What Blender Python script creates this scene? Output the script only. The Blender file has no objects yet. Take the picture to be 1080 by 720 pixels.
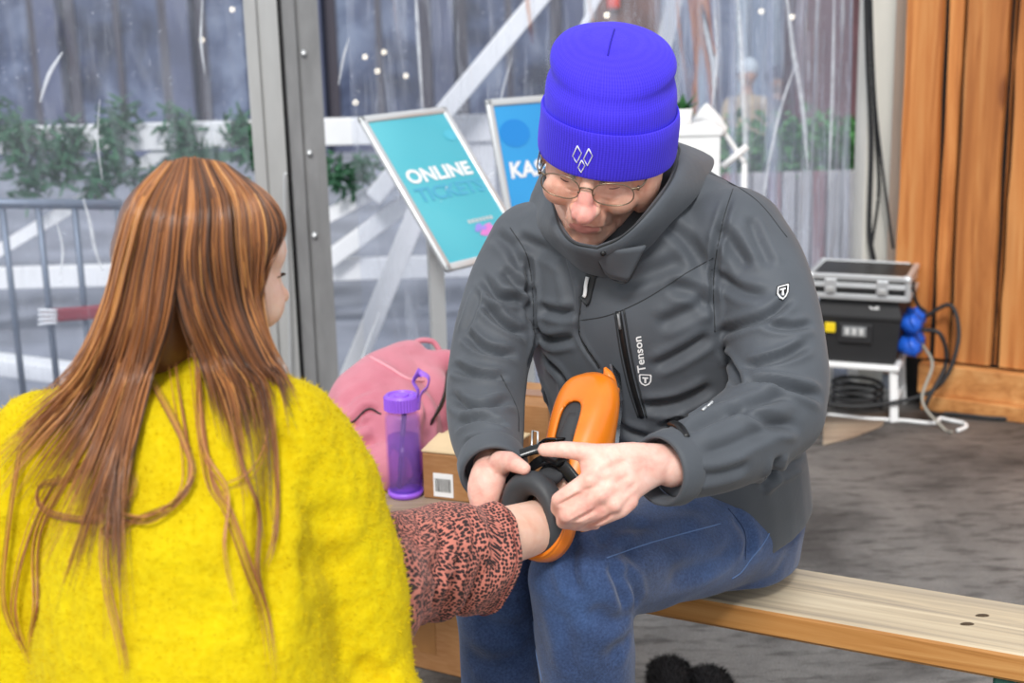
import bpy, bmesh, math, random
import numpy as np
from mathutils import Vector, Matrix, Euler
from mathutils.bvhtree import BVHTree
from mathutils import noise as mnoise
random.seed(7); np.random.seed(7)
SC = bpy.context.scene
COL = SC.collection
R = math.radians
# ------------------------------------------------------------------ camera
CAMH = 1.38; PITCH = R(14.0); ROLL = R(1.5); FPX = 1500.0
_r0 = Vector((1,0,0)); _u0 = Vector((0, math.sin(PITCH), math.cos(PITCH)))
CF = Vector((0, math.cos(PITCH), -math.sin(PITCH)))
CU = _u0*math.cos(ROLL) + _r0*math.sin(ROLL)
CR = _r0*math.cos(ROLL) - _u0*math.sin(ROLL)
CAM = Vector((0,0,CAMH))
cd = bpy.data.cameras.new('camera'); cam = bpy.data.objects.new('camera', cd); COL.objects.link(cam)
cd.sensor_width = 36.0; cd.lens = FPX/1080*36.0; cd.clip_start = .05; cd.clip_end = 300
cam.matrix_world = Matrix(((CR.x,CU.x,-CF.x,0),(CR.y,CU.y,-CF.y,0),(CR.z,CU.z,-CF.z,CAMH),(0,0,0,1)))
SC.camera = cam
cd.dof.use_dof = True; cd.dof.focus_distance = 1.95; cd.dof.aperture_fstop = 5.0
def ray(px, py): return (CF + CR*((px-540)/FPX) + CU*((360-py)/FPX))
def P(px, py, d):                     # point seen at a pixel, at a depth along the view axis
    return CAM + ray(px,py)*d
def G(px, py, z=0.0):                 # point seen at a pixel, on the level plane z
    r = ray(px,py); return CAM + r*((z-CAMH)/r.z)
def PY(px, py, y):                    # point seen at a pixel, on the upright plane Y = y
    r = ray(px,py); return CAM + r*(y/r.y)
def pix(v):
    q = Vector(v)-CAM; d = q.dot(CF); return (540+FPX*q.dot(CR)/d, 360-FPX*q.dot(CU)/d, d)
# ------------------------------------------------------------------ materials
def lin(c):
    if isinstance(c, str):
        c = c.lstrip('#'); c = [int(c[i:i+2],16) for i in (0,2,4)]
    c = [x/255.0 for x in c]
    return tuple([(x/12.92 if x<=.04045 else ((x+.055)/1.055)**2.4) for x in c]+[1.0])
def sset(n, k, v):
    if k in n.inputs: n.inputs[k].default_value = v
class NT:
    def __init__(s, name):
        s.m = bpy.data.materials.new(name); s.m.use_nodes = True
        s.t = s.m.node_tree; s.t.nodes.clear()
        s.out = s.n('ShaderNodeOutputMaterial')
    def n(s, typ, **kw):
        nd = s.t.nodes.new(typ)
        for k,v in kw.items(): setattr(nd, k, v)
        return nd
    def l(s, a, b): s.t.links.new(a, b)
    def coord(s, scale=(1,1,1), kind='Object', rot=(0,0,0)):
        tc = s.n('ShaderNodeTexCoord'); mp = s.n('ShaderNodeMapping')
        mp.inputs['Scale'].default_value = scale; mp.inputs['Rotation'].default_value = rot
        s.l(tc.outputs[kind], mp.inputs['Vector']); return mp.outputs['Vector']
    def noise(s, vec, scale, detail=3, rough=.55, dist=0):
        nd = s.n('ShaderNodeTexNoise'); sset(nd,'Scale',scale); sset(nd,'Detail',detail); sset(nd,'Roughness',rough); sset(nd,'Distortion',dist)
        if vec is not None: s.l(vec, nd.inputs['Vector'])
        return nd.outputs['Fac']
    def ramp(s, fac, stops, interp='LINEAR'):
        nd = s.n('ShaderNodeValToRGB'); nd.color_ramp.interpolation = interp
        e = nd.color_ramp.elements
        while len(e) < len(stops): e.new(.5)
        for i,(p,c) in enumerate(stops):
            e[i].position = p; e[i].color = c if not isinstance(c,str) else lin(c)
        s.l(fac, nd.inputs['Fac']); return nd.outputs['Color']
    def mix(s, fac, a, b, mode='MIX'):
        nd = s.n('ShaderNodeMix', data_type='RGBA', blend_type=mode)
        for v,k in ((fac,0),(a,6),(b,7)):
            if hasattr(v,'links'): s.l(v, nd.inputs[k])
            else: nd.inputs[k].default_value = (lin(v) if isinstance(v,str) else v)
        return nd.outputs[2]
    def math(s, op, a, b=0.0, clamp=False):
        nd = s.n('ShaderNodeMath', operation=op, use_clamp=clamp)
        for i,v in enumerate((a,b)):
            if hasattr(v,'links'): s.l(v, nd.inputs[i])
            else: nd.inputs[i].default_value = v
        return nd.outputs[0]
    def bump(s, h, strength=.3, dist=.002, prev=None):
        nd = s.n('ShaderNodeBump'); sset(nd,'Strength',strength); sset(nd,'Distance',dist)
        s.l(h, nd.inputs['Height'])
        if prev is not None: s.l(prev, nd.inputs['Normal'])
        return nd.outputs['Normal']
    def bsdf(s, col, rough=.6, metal=0, normal=None, **kw):
        b = s.n('ShaderNodeBsdfPrincipled')
        for k,v in (('Base Color',col),('Roughness',rough),('Metallic',metal)):
            if hasattr(v,'links'): s.l(v, b.inputs[k])
            else: b.inputs[k].default_value = (lin(v) if isinstance(v,str) else v)
        for k,v in kw.items():
            k = k.replace('_',' ')
            if k in b.inputs:
                if hasattr(v,'links'): s.l(v, b.inputs[k])
                else: b.inputs[k].default_value = (lin(v) if isinstance(v,str) else v)
        if normal is not None: s.l(normal, b.inputs['Normal'])
        return b
    def done(s, sh):
        s.l(sh.outputs[0] if hasattr(sh,'outputs') else sh, s.out.inputs['Surface']); return s.m
_mc = {}
def mat(name, col, rough=.6, metal=0, var=0.0, vscale=8, bump=0.0, bscale=60, bdist=.002, stretch=(1,1,1), **kw):
    """plain procedural material with a little noise in colour and relief"""
    if name in _mc: return _mc[name]
    n = NT(name); v = n.coord(stretch); c = lin(col) if isinstance(col,str) else col
    nrm = None
    if var > 0:
        f = n.noise(v, vscale, 4)
        lo = tuple(x*(1-var) for x in c[:3])+(1,); hi = tuple(min(1,x*(1+var)) for x in c[:3])+(1,)
        c = n.ramp(f, [(.3,lo),(.7,hi)])
    if bump > 0: nrm = n.bump(n.noise(v, bscale, 3), bump, bdist)
    m = n.done(n.bsdf(c, rough, metal, nrm, **kw)); _mc[name] = m; return m
# ------------------------------------------------------------------ mesh pieces  (verts Nx3 array, faces list)
def cat(*ps):
    V=[];F=[];o=0
    for v,f in ps:
        v=np.asarray(v,float).reshape(-1,3); V.append(v); F+= [tuple(i+o for i in q) for q in f]; o+=len(v)
    return np.concatenate(V) if V else np.zeros((0,3)), F
def xf(p, loc=(0,0,0), rot=(0,0,0), sc=(1,1,1)):
    M = Matrix.Translation(Vector(loc)) @ Euler(rot).to_matrix().to_4x4() @ Matrix.Diagonal((*sc,1)) if not isinstance(rot,Matrix) else Matrix.Translation(Vector(loc)) @ rot.to_4x4() @ Matrix.Diagonal((*sc,1))
    m = np.array(M); v = np.asarray(p[0],float)
    return v@m[:3,:3].T+m[:3,3], p[1]
def basis(x, y, z):                   # matrix from three axes
    return Matrix(((x[0],y[0],z[0]),(x[1],y[1],z[1]),(x[2],y[2],z[2])))
def box(sx, sy, sz, bev=0.0, seg=2, center=(0,0,0)):
    bm = bmesh.new(); bmesh.ops.create_cube(bm, size=1)
    for v in bm.verts: v.co = Vector((v.co.x*sx, v.co.y*sy, v.co.z*sz))
    if bev>0: bmesh.ops.bevel(bm, geom=bm.edges[:], offset=min(bev,.49*min(sx,sy,sz)), segments=seg, profile=.5, affect='EDGES')
    bm.verts.index_update()
    v = np.array([v.co for v in bm.verts])+np.array(center); f=[tuple(x.index for x in q.verts) for q in bm.faces]; bm.free(); return v,f
def bar(a, b, w, h, up=(0,0,1), bev=0.0):      # box beam from a to b
    a=Vector(a); b=Vector(b); d=b-a; L=d.length; z=d.normalized(); x=Vector(up).cross(z)
    if x.length<1e-5: x=Vector((1,0,0)).cross(z)
    x.normalize(); y=z.cross(x)
    return xf(box(w,h,L,bev), (a+b)/2, basis(x,y,z))
def catmull(pts, n):
    pts=np.asarray(pts,float); k=len(pts)
    if k==2: t=np.linspace(0,1,n)[:,None]; return pts[0]*(1-t)+pts[1]*t
    P0=np.vstack([2*pts[0]-pts[1], pts, 2*pts[-1]-pts[-2]])
    out=[]
    for u in np.linspace(0,k-1,n):
        i=min(int(u),k-2); t=u-i; a,b,c,d=P0[i],P0[i+1],P0[i+2],P0[i+3]
        out.append(.5*((2*b)+(-a+c)*t+(2*a-5*b+4*c-d)*t*t+(-a+3*b-3*c+d)*t**3))
    return np.array(out)
def loft(rings, cap=True, closed=False):
    n=len(rings[0]); V=np.concatenate([np.asarray(r,float) for r in rings]); F=[]; m=len(rings)
    for i in range(m if closed else m-1):
        j=(i+1)%m
        for k in range(n): F.append((i*n+k, i*n+(k+1)%n, j*n+(k+1)%n, j*n+k))
    if cap and not closed: F.append(tuple(range(n-1,-1,-1))); F.append(tuple((m-1)*n+k for k in range(n)))
    return V,F
def tube(pts, rad, n=12, res=None, up=(0,0,1), cap=True, closed=False, power=2.0, round_end=False):
    """tube along points; rad: per point r or (a,b) half-widths across / along 'up'"""
    pts=np.asarray([tuple(p) for p in pts],float); rad=[(r,r) if np.isscalar(r) else tuple(r) for r in (rad if hasattr(rad,'__len__') and len(rad)==len(pts) else [rad]*len(pts))]
    rad=np.array(rad,float)
    if res: 
        C=catmull(np.hstack([pts,rad]), res); pts,rad=C[:,:3],np.abs(C[:,3:5])
    if round_end:
        for e,s in ((0,1),(-1,-1)):
            pass
    T=np.gradient(pts,axis=0)
    if closed: T=np.roll(pts,-1,0)-np.roll(pts,1,0)
    T/= np.linalg.norm(T,axis=1)[:,None]+1e-12
    u=np.array(up,float); rings=[]; a=np.linspace(0,2*np.pi,n,endpoint=False)
    ca,sa=np.cos(a),np.sin(a)
    if power!=2: ca=np.sign(ca)*np.abs(ca)**(2/power); sa=np.sign(sa)*np.abs(sa)**(2/power)
    px=None
    for i in range(len(pts)):
        x=np.cross(T[i],u); 
        if np.linalg.norm(x)<.05: x=px if px is not None else np.cross(T[i],(1,0.01,0))
        x/=np.linalg.norm(x)+1e-12; px=x; y=np.cross(x,T[i])
        rings.append(pts[i]+rad[i,0]*ca[:,None]*x+rad[i,1]*sa[:,None]*y)
    return loft(rings,cap,closed)
def ball(c, r, seg=16, rings=10):
    r=(r,r,r) if np.isscalar(r) else r
    bm=bmesh.new(); bmesh.ops.create_uvsphere(bm,u_segments=seg,v_segments=rings,radius=1); bm.verts.index_update()
    v=np.array([x.co for x in bm.verts])*np.array(r)+np.array(c); f=[tuple(x.index for x in q.verts) for q in bm.faces]; bm.free(); return v,f
def capsule(a, b, ra, rb, n=14): # rounded tapered limb
    a=np.array(a,float);b=np.array(b,float);d=b-a;L=np.linalg.norm(d)+1e-9;d/=L
    P_=[];Rr=[]
    for t in np.linspace(-90,0,6)[1:]: P_.append(a+d*ra*math.sin(R(t)));Rr.append(ra*math.cos(R(t)))
    for t in np.linspace(0,90,6)[:-1]: P_.append(b+d*rb*math.sin(R(t)));Rr.append(rb*math.cos(R(t)))
    return tube(P_,Rr,n)
def chain(pts, radii, n=14):
    return cat(*[capsule(pts[i],pts[i+1],radii[i],radii[i+1],n) for i in range(len(pts)-1)])
def lathe(prof, n=32, c=(0,0,0)):
    a=np.linspace(0,2*np.pi,n,endpoint=False)
    return loft([np.stack([c[0]+r*np.cos(a),c[1]+r*np.sin(a),np.full(n,c[2]+z)],1) for r,z in prof])
def prism(poly, h):                    # polygon in XY pushed along Z from 0 to h
    n=len(poly); V=[(x,y,0) for x,y in poly]+[(x,y,h) for x,y in poly]
    return np.array(V,float),[tuple(range(n-1,-1,-1)),tuple(range(n,2*n))]+[(i,(i+1)%n,n+(i+1)%n,n+i) for i in range(n)]
def grid(fn, nu, nv):
    V=[fn(i/(nu-1),j/(nv-1)) for j in range(nv) for i in range(nu)]
    return np.array([tuple(v) for v in V],float),[(j*nu+i,j*nu+i+1,(j+1)*nu+i+1,(j+1)*nu+i) for j in range(nv-1) for i in range(nu-1)]
def thick(p, t):                       # gives a sheet a thickness along its normals
    v,f=np.asarray(p[0],float),p[1]; N=vnormals(v,f); n=len(v); e={}
    for q in f:
        for i in range(len(q)):
            a,b=q[i],q[(i+1)%len(q)]; k=(min(a,b),max(a,b)); e[k]=e.get(k,[])+[(a,b)]
    F=list(f)+[tuple(i+n for i in reversed(q)) for q in f]
    for k,l in e.items():
        if len(l)==1: a,b=l[0]; F.append((b,a,a+n,b+n))
    return np.concatenate([v+N*t/2,v-N*t/2]),F
def vnormals(v,f):
    N=np.zeros_like(v)
    tri=[];
    for q in f:
        for i in range(1,len(q)-1): tri.append((q[0],q[i],q[i+1]))
    t=np.array(tri); c=np.cross(v[t[:,1]]-v[t[:,0]],v[t[:,2]]-v[t[:,0]])
    for k in range(3): np.add.at(N,t[:,k],c)
    return N/(np.linalg.norm(N,axis=1)[:,None]+1e-12)
def edges_of(f):
    s=set()
    for q in f:
        for i in range(len(q)):
            a,b=q[i],q[(i+1)%len(q)]; s.add((a,b) if a<b else (b,a))
    return np.array(list(s))
def relax(p, it, lam=.5):
    v,f=np.array(p[0],float),p[1]; e=edges_of(f); cnt=np.zeros(len(v)); np.add.at(cnt,e[:,0],1); np.add.at(cnt,e[:,1],1)
    for k in range(it):
        l=lam if k%2==0 else -lam*.9 if False else lam
        a=np.zeros_like(v); np.add.at(a,e[:,0],v[e[:,1]]); np.add.at(a,e[:,1],v[e[:,0]])
        v+= l*(a/np.maximum(cnt,1)[:,None]-v)
    return v,f
def raw_mesh(p, name='m'):
    me=bpy.data.meshes.new(name); me.from_pydata([tuple(x) for x in p[0]],[],[list(q) for q in p[1]]); me.update(); return me
def fuse(p, vox, it=4):
    """melts overlapping pieces into one continuous skin"""
    me=raw_mesh(p); o=bpy.data.objects.new('tmp',me); COL.objects.link(o)
    bm=bmesh.new(); bm.from_mesh(me); bmesh.ops.recalc_face_normals(bm,faces=bm.faces[:]); bm.to_mesh(me); bm.free()
    m=o.modifiers.new('r','REMESH'); m.mode='VOXEL'; m.voxel_size=vox
    dg=bpy.context.evaluated_depsgraph_get(); e=o.evaluated_get(dg); r=bpy.data.meshes.new_from_object(e)
    v=np.empty(len(r.vertices)*3); r.vertices.foreach_get('co',v); f=[tuple(q.vertices) for q in r.polygons]
    bpy.data.objects.remove(o); bpy.data.meshes.remove(me); bpy.data.meshes.remove(r)
    return relax((v.reshape(-1,3),f),it) if it else (v.reshape(-1,3),f)
def mk(name, p, m, parent=None, smooth=True, auto=None, mats=None, fm=None, uv=None):
    """links pieces as ONE mesh object; a child keeps its place while its origin is its parent's"""
    off=Vector((0,0,0)); q=parent
    while q is not None: off=off+q.location; q=q.parent
    v=np.asarray(p[0],float)-np.array(off); me=raw_mesh((v,p[1]),name)
    if fm is None and len(me.polygons)<60000:
        bm=bmesh.new(); bm.from_mesh(me); bmesh.ops.recalc_face_normals(bm,faces=bm.faces[:]); bm.to_mesh(me); bm.free()
    if len(me.polygons): me.polygons.foreach_set('use_smooth',[bool(smooth)]*len(me.polygons))
    for k in (mats or [m]): me.materials.append(k)
    if fm is not None: me.polygons.foreach_set('material_index',fm)
    if auto is not None: 
        try: me.set_sharp_from_angle(angle=R(auto))
        except Exception: pass
    if uv is not None:
        l=me.uv_layers.new(name='UVMap'); idx=np.empty(len(me.loops),int); me.loops.foreach_get('vertex_index',idx)
        l.data.foreach_set('uv',np.asarray(uv,float)[idx].ravel())
    o=bpy.data.objects.new(name,me); COL.objects.link(o)
    if parent is not None: o.parent=parent
    return o
def recenter(o):                        # origin at the foot of the mesh
    me=o.data; n=len(me.vertices); v=np.empty(n*3); me.vertices.foreach_get('co',v); v=v.reshape(-1,3)
    c=np.array([(v[:,0].min()+v[:,0].max())/2,(v[:,1].min()+v[:,1].max())/2,v[:,2].min()]); v-=c
    me.vertices.foreach_set('co',v.ravel()); me.update(); o.location=tuple(c); return o
def tag(o, label=None, cat_=None, group=None, kind=None):
    if label: o['label']=label
    if cat_: o['category']=cat_
    if group: o['group']=group
    if kind: o['kind']=kind
    return o
def thing(name, loc, label, cat_, group=None):
    o=bpy.data.objects.new(name,None); COL.objects.link(o); o.location=Vector(loc); o.empty_display_size=.05
    bpy.context.view_layer.update(); return tag(o,label,cat_,group)
def one(name, p, m, label, cat_, group=None, **kw):
    return tag(recenter(mk(name,p,m,**kw)),label,cat_,group)
def struct(name, p, m, label=None, **kw):
    o=mk(name,p,m,**kw); o['kind']='structure'
    if label: o['label']=label
    return o
# ------------------------------------------------------------------ sculpting on a finished skin
def bvh(p): return BVHTree.FromPolygons([tuple(x) for x in p[0]],[list(q) for q in p[1]])
def hit(b, px, py):
    r=ray(px,py).normalized(); h=b.ray_cast(CAM,r); return (h[0],h[1]) if h[0] is not None else (None,None)
def on_surf(b, pts, n=None):
    """points of a surface met by sight lines through a polyline given in picture coordinates"""
    q=catmull(np.array(pts,float),n) if n else np.array(pts,float); out=[]; nr=[]
    for x in q:
        h,m=hit(b,x[0],x[1])
        if h is not None: out.append(np.array(h)); nr.append(np.array(m))
    return np.array(out),np.array(nr)
def seg_dist(v, poly):
    """distance of v to a polyline, and the parameter along it 0..1"""
    best=np.full(len(v),1e9); par=np.zeros(len(v)); m=len(poly)-1
    for i in range(m):
        a,b=poly[i],poly[i+1]; d=b-a; L=d@d+1e-12; t=np.clip(((v-a)@d)/L,0,1); q=np.linalg.norm(v-(a+t[:,None]*d),axis=1)
        k=q<best; best[k]=q[k]; par[k]=(i+t[k])/m
    return best,par
def crease(p, b, folds):
    """folds: (picture polyline, width, depth) ; depth>0 digs a valley with soft shoulders, <0 raises a ridge"""
    v,f=np.array(p[0],float),p[1]; N=vnormals(v,f); D=np.zeros(len(v))
    for pl,w,dep in folds:
        s,_=on_surf(b,pl,max(8,len(pl)*5))
        if len(s)<2: continue
        lo,hi=s.min(0)-4*w,s.max(0)+4*w; k=np.where(np.all((v>lo)&(v<hi),axis=1))[0]
        if not len(k): continue
        d,t=seg_dist(v[k],s); e=np.clip(np.minimum(t,1-t)*5,0,1); e=.25+.75*e*e*(3-2*e) if False else e*e*(3-2*e)
        g=np.exp(-(d/w)**2)-(.45*np.exp(-((d-1.9*w)/(.9*w))**2) if dep>0 else 0)
        D[k]-= dep*g*e
    return v+N*D[:,None],f
def vnoise(v, scale, seed=0.0):
    return np.array([mnoise.noise(Vector((x[0]*scale[0]+seed,x[1]*scale[1]-seed*.7,x[2]*scale[2]+seed*.3))) for x in v])
def roughen(p, amp, scale, seed=0.0):
    v,f=p; N=vnormals(v,f); return v+N*(amp*vnoise(v,scale,seed))[:,None],f
def surf_line(b, pl, r, n=24, lift=0.0, sides=6):
    s,nr=on_surf(b,pl,n); return tube(s+nr*lift,r,sides)
def font_piece(txt, size=1.0, bold=0.0, extrude=0.0):
    c=bpy.data.curves.new('t','FONT'); c.body=txt; c.size=size; c.offset=bold; c.extrude=extrude; c.resolution_u=3; c.align_x='LEFT'
    o=bpy.data.objects.new('t',c); COL.objects.link(o); dg=bpy.context.evaluated_depsgraph_get(); me=bpy.data.meshes.new_from_object(o.evaluated_get(dg))
    v=np.array([x.co for x in me.vertices]).reshape(-1,3); f=[tuple(q.vertices) for q in me.polygons]
    bpy.data.objects.remove(o); bpy.data.curves.remove(c); bpy.data.meshes.remove(me); return v,f
def fit01(p):                           # scale a flat piece into the unit square
    v=np.array(p[0],float); a=v.min(0); s=v.max(0)-a; s[s<1e-9]=1; return (v-a)/s,p[1]
def stick(b, p, o, ux, uy, lift=.0012):
    """lays a flat piece (unit square) on a surface: picture origin o, picture vectors ux, uy"""
    V=[]; 
    for x in p[0]:
        h,m=hit(b,o[0]+ux[0]*x[0]+uy[0]*x[1],o[1]+ux[1]*x[0]+uy[1]*x[1])
        V.append(np.array(h)+np.array(m)*lift if h is not None else (V[-1] if V else np.zeros(3)))
    return np.array(V),p[1]
# ================================================================== light
W=bpy.data.worlds.new('world'); SC.world=W; W.use_nodes=True
bg=W.node_tree.nodes['Background']; bg.inputs['Color'].default_value=(.93,.97,1.0,1); bg.inputs['Strength'].default_value=0.98
sl=bpy.data.lights.new('sun','SUN'); sl.energy=2.6; sl.angle=R(14); sl.color=(1,.98,.95)
so=bpy.data.objects.new('sun',sl); COL.objects.link(so); so.rotation_euler=(R(45),0,R(-9))
SC.view_settings.view_transform='Standard'; SC.view_settings.look='None'; SC.view_settings.gamma=1; SC.view_settings.use_curve_mapping=False
SC.view_settings.exposure=0.0
# ================================================================== materials of the place
def m_carpet():
    n=NT('carpet'); v=n.coord(); a=n.noise(v,2.2,5,.6,.4); b=n.noise(v,240,2); c=n.noise(n.coord((1,3.5,1),rot=(0,0,.5)),9,4,.65)
    base=n.ramp(a,[(.33,lin((104,102,101))),(.48,lin((152,151,149))),(.68,lin((182,180,177)))])
    blot=n.ramp(c,[(.5,(0,0,0,1)),(.66,(1,1,1,1))])
    base=n.mix(n.math('MULTIPLY',blot,.55),base,lin((58,55,54)))
    base=n.mix(.35,base,n.ramp(b,[(.3,lin((40,40,40))),(.7,lin((190,188,186)))]),'OVERLAY')
    w=n.n('ShaderNodeTexWave'); w.wave_type='BANDS'; w.bands_direction='DIAGONAL'; sset(w,'Scale',90); sset(w,'Distortion',2); n.l(v,w.inputs['Vector'])
    nr=n.bump(b,.7,.004); nr=n.bump(w.outputs['Fac'],.35,.004,nr)
    return n.done(n.bsdf(base,.95,0,nr,Specular_IOR_Level=.2))
def m_plastic(name,fac=.10,streak=.45,sc=(7,7,.8),tint=(.93,.95,1,1)):
    n=NT(name); v=n.coord(sc); s=n.noise(v,3.2,5,.6,.8); s2=n.noise(n.coord((30,30,2)),3,3)
    spots=n.noise(n.coord((1,1,1)),95,1)
    st=n.ramp(s,[(.5,(0,0,0,1)),(.78,(1,1,1,1))]); st2=n.ramp(s2,[(.62,(0,0,0,1)),(.72,(1,1,1,1))]); sp=n.ramp(spots,[(.72,(0,0,0,1)),(.75,(1,1,1,1))])
    f=n.math('ADD',n.math('MULTIPLY',st,streak),fac); f=n.math('ADD',f,n.math('MULTIPLY',st2,streak*.5)); f=n.math('ADD',f,n.math('MULTIPLY',sp,.3),True)
    tr=n.n('ShaderNodeBsdfTransparent'); tr.inputs['Color'].default_value=tint
    b=n.bsdf(lin((226,232,246)),.3); gl=n.n('ShaderNodeBsdfGlossy'); gl.inputs['Roughness'].default_value=.08; gl.inputs['Color'].default_value=(1,1,1,1)
    tl=n.n('ShaderNodeBsdfTranslucent'); tl.inputs['Color'].default_value=lin((232,238,250))
    h=n.n('ShaderNodeMixShader'); h.inputs[0].default_value=.45; n.l(b.outputs[0],h.inputs[1]); n.l(tl.outputs[0],h.inputs[2])
    m1=n.n('ShaderNodeMixShader'); n.l(f,m1.inputs[0]); n.l(tr.outputs[0],m1.inputs[1]); n.l(h.outputs[0],m1.inputs[2])
    lw=n.n('ShaderNodeLayerWeight'); lw.inputs['Blend'].default_value=.35; fr=n.math('MULTIPLY',lw.outputs['Fresnel'],.5,True)
    m2=n.n('ShaderNodeMixShader'); n.l(fr,m2.inputs[0]); n.l(m1.outputs[0],m2.inputs[1]); n.l(gl.outputs[0],m2.inputs[2])
    return n.done(m2)
def m_wood(name,cols,gs=(1,1,.06),scale=30,island=.25,rough=.6,bump=.4,knots=False,rotz=None):
    n=NT(name); g=n.n('ShaderNodeNewGeometry'); v0=n.coord(gs)
    if rotz is not None:
        v1=n.coord((1,1,1),'Object',(0,0,-rotz)); mp=n.n('ShaderNodeMapping'); mp.inputs['Scale'].default_value=gs; n.l(v1,mp.inputs['Vector']); v0=mp.outputs['Vector']
    va=n.n('ShaderNodeVectorMath',operation='ADD'); cx=n.n('ShaderNodeCombineXYZ'); 
    for i in range(3): n.l(n.math('MULTIPLY',g.outputs['Random Per Island'],37.0),cx.inputs[i])
    n.l(v0,va.inputs[0]); n.l(cx.outputs[0],va.inputs[1]); v=va.outputs[0]
    f=n.noise(v,scale,5,.6,.9); big=n.noise(v,scale*.2,3,.5,1.2)
    c=n.ramp(f,[(.28,cols[0]),(.5,cols[1]),(.75,cols[2])])
    c=n.mix(n.ramp(big,[(.45,(0,0,0,1)),(.7,(.55,.55,.55,1))]),c,cols[0])
    if knots:
        vk=n.n('ShaderNodeTexVoronoi'); sset(vk,'Scale',4.2); n.l(n.coord((1,1,.38)),vk.inputs['Vector']); kf=n.math('ADD',vk.outputs['Distance'],n.math('MULTIPLY',big,.06)); c=n.mix(n.ramp(kf,[(.075,(.85,.85,.85,1)),(.13,(.0,.0,.0,1))]),c,lin('#6A3312')); c=n.mix(n.ramp(kf,[(.12,(.4,.4,.4,1)),(.30,(0,0,0,1))]),c,lin('#A8602C'))
    hv=n.n('ShaderNodeHueSaturation'); n.l(c,hv.inputs['Color']); n.l(n.math('ADD',n.math('MULTIPLY',g.outputs['Random Per Island'],island*2),1-island),hv.inputs['Value'])
    return n.done(n.bsdf(hv.outputs[0],rough,0,n.bump(f,bump,.002)))
M={}
M['carpet']=m_carpet()
M['pvc']=m_plastic('clear_pvc',.10,.22,(5,5,.9)); M['pvc_white']=m_plastic('creased_pvc',.22,.6,(14,14,.5)); M['pvc_center']=m_plastic('center_pvc',.10,.42,(8,8,.7))
M['alu']=mat('aluminium','#B9B9B8',.45,.35,.10,14,.15,40,stretch=(1,1,.25)); M['alu_dark']=mat('aluminium_weathered','#8F8F90',.5,.35,.16,20,.2,40,stretch=(1,1,.3))
M['alu_satin']=mat('satin_frame','#D4D6D8',.3,.55)
M['cedar']=m_wood('cedar_boards',['#9C5622','#D08545','#E5A967'],(1,1,.05),26,.17,.65,knots=True)
M['cedar_beam']=m_wood('cedar_beam',['#9F6230','#C98A4E','#DBA468'],(.06,1,1),26,.1,.65)
BANG=math.atan2(-.42,.91)

M['grey_wood']=m_wood('weathered_board',['#6F5C4C','#9C8874','#B5A38D'],(.06,1,1),30,.1,.75,.4)
M['white']=mat('white_paint','#F2F2F2',.55,0,.03,6,.1,30)
M['white_wood']=mat('white_timber','#EFEFF0',.6,0,.05,5,.2,20)
M['post']=mat('pale_post','#E4E0D6',.7,0,.10,9,.3,25,stretch=(1,1,.2))
M['black']=mat('black_plastic','#1E1E1F',.45,0,.1,20,.1,80)
M['black_rub']=mat('black_rubber','#232325',.6,0,.1,15,.1,90)
M['pave']=mat('paving','#7F838E',.85,0,.30,2.2,.3,30)
M['leaf']=mat('pine_green','#3C6B4C',.7,0,.35,14)
M['leaf_box']=mat('hedge_green','#4E8A48',.7,0,.35,18)
M['steel_grey']=mat('barrier_steel','#7C8694',.45,.5,.08,10)
# ================================================================== room shell
WX0,WY0,WS=-.62,4.0,.48
def WL(x): return WY0+(x-WX0)*WS
PC=WL(1.27)
A=Vector(G(950,420)); B=Vector(G(1080,437)); wd=(B-A).normalized(); A=A-wd*.005; WRend=A+wd*2.6
poly=[(-4.5,-2.0),(5.0,-2.0),(5.0,WRend.y-.4),(WRend.x,WRend.y),(A.x,A.y),(1.27,PC),(-.62,4.0),(-4.5,WL(-4.5))]
struct('floor',prism(poly,.02)if False else xf(prism(poly,.03),(0,0,-.03)),M['carpet'])
struct('ground',xf(prism([(-30,-8),(30,-8),(30,60),(-30,60)],.1),(0,0,-.102)),M['pave'])
# bare boards in the corner by the power boxes
c=[G(868,470,0),G(868,440,0),G(938,436,0),G(930,450,0),G(900,462,0)]
one('floor_board',xf(prism([(q.x,q.y) for q in c],.004),(0,0,.0005)),M['grey_wood'],'bare pale wooden floor patch at the carpet edge under the power box','floor board')
def sheet(name,xa,xb,z0,z1,fn,m,nu,nv,dy=0.0,label=None):
    nx,ny=-WS/math.hypot(1,WS),1/math.hypot(1,WS)
    def f(u,v):
        x=xa+(xb-xa)*u; z=z0+(z1-z0)*v; d=fn(u,v)+dy; return (x+nx*d,WL(x)+ny*d,z)
    return struct(name,grid(f,nu,nv),m,label)
def w_left(u,v): return .012*mnoise.noise(Vector((u*9,v*4,3)))+.004*mnoise.noise(Vector((u*40,v*14,1)))
def w_mid(u,v): return .016*mnoise.noise(Vector((u*8+v*3,v*3,7)))+.006*mnoise.noise(Vector((u*34+v*8,v*9,2)))
def w_right(u,v):
    a=u*2*math.pi; s=.5+.5*mnoise.noise(Vector((u*3,v*1.2,9)))
    return .050*math.sin(a*5+1.6*math.sin(v*3))*s+.032*math.sin(a*11+2.5*v+math.sin(v*5+u*9))*(.4+.6*s)+.010*mnoise.noise(Vector((u*60,v*7,4)))
sheet('wall_left',-3.2,-.71,.02,2.5,w_left,M['pvc'],120,80,.01,'clear plastic tent wall left of the aluminium pole')
sheet('wall_center',-.43,.70,.02,2.5,w_mid,M['pvc_center'],120,90,.03,'clear creased plastic tent wall between pole and man')
sheet('wall_right',.55,1.25,.0,2.5,w_right,M['pvc_white'],150,60,.10,'loose folded clear plastic tent flap at the right')
wc_=bpy.data.objects['wall_center']; wl_=bpy.data.objects['wall_left']; wr_=bpy.data.objects['wall_right']
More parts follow.
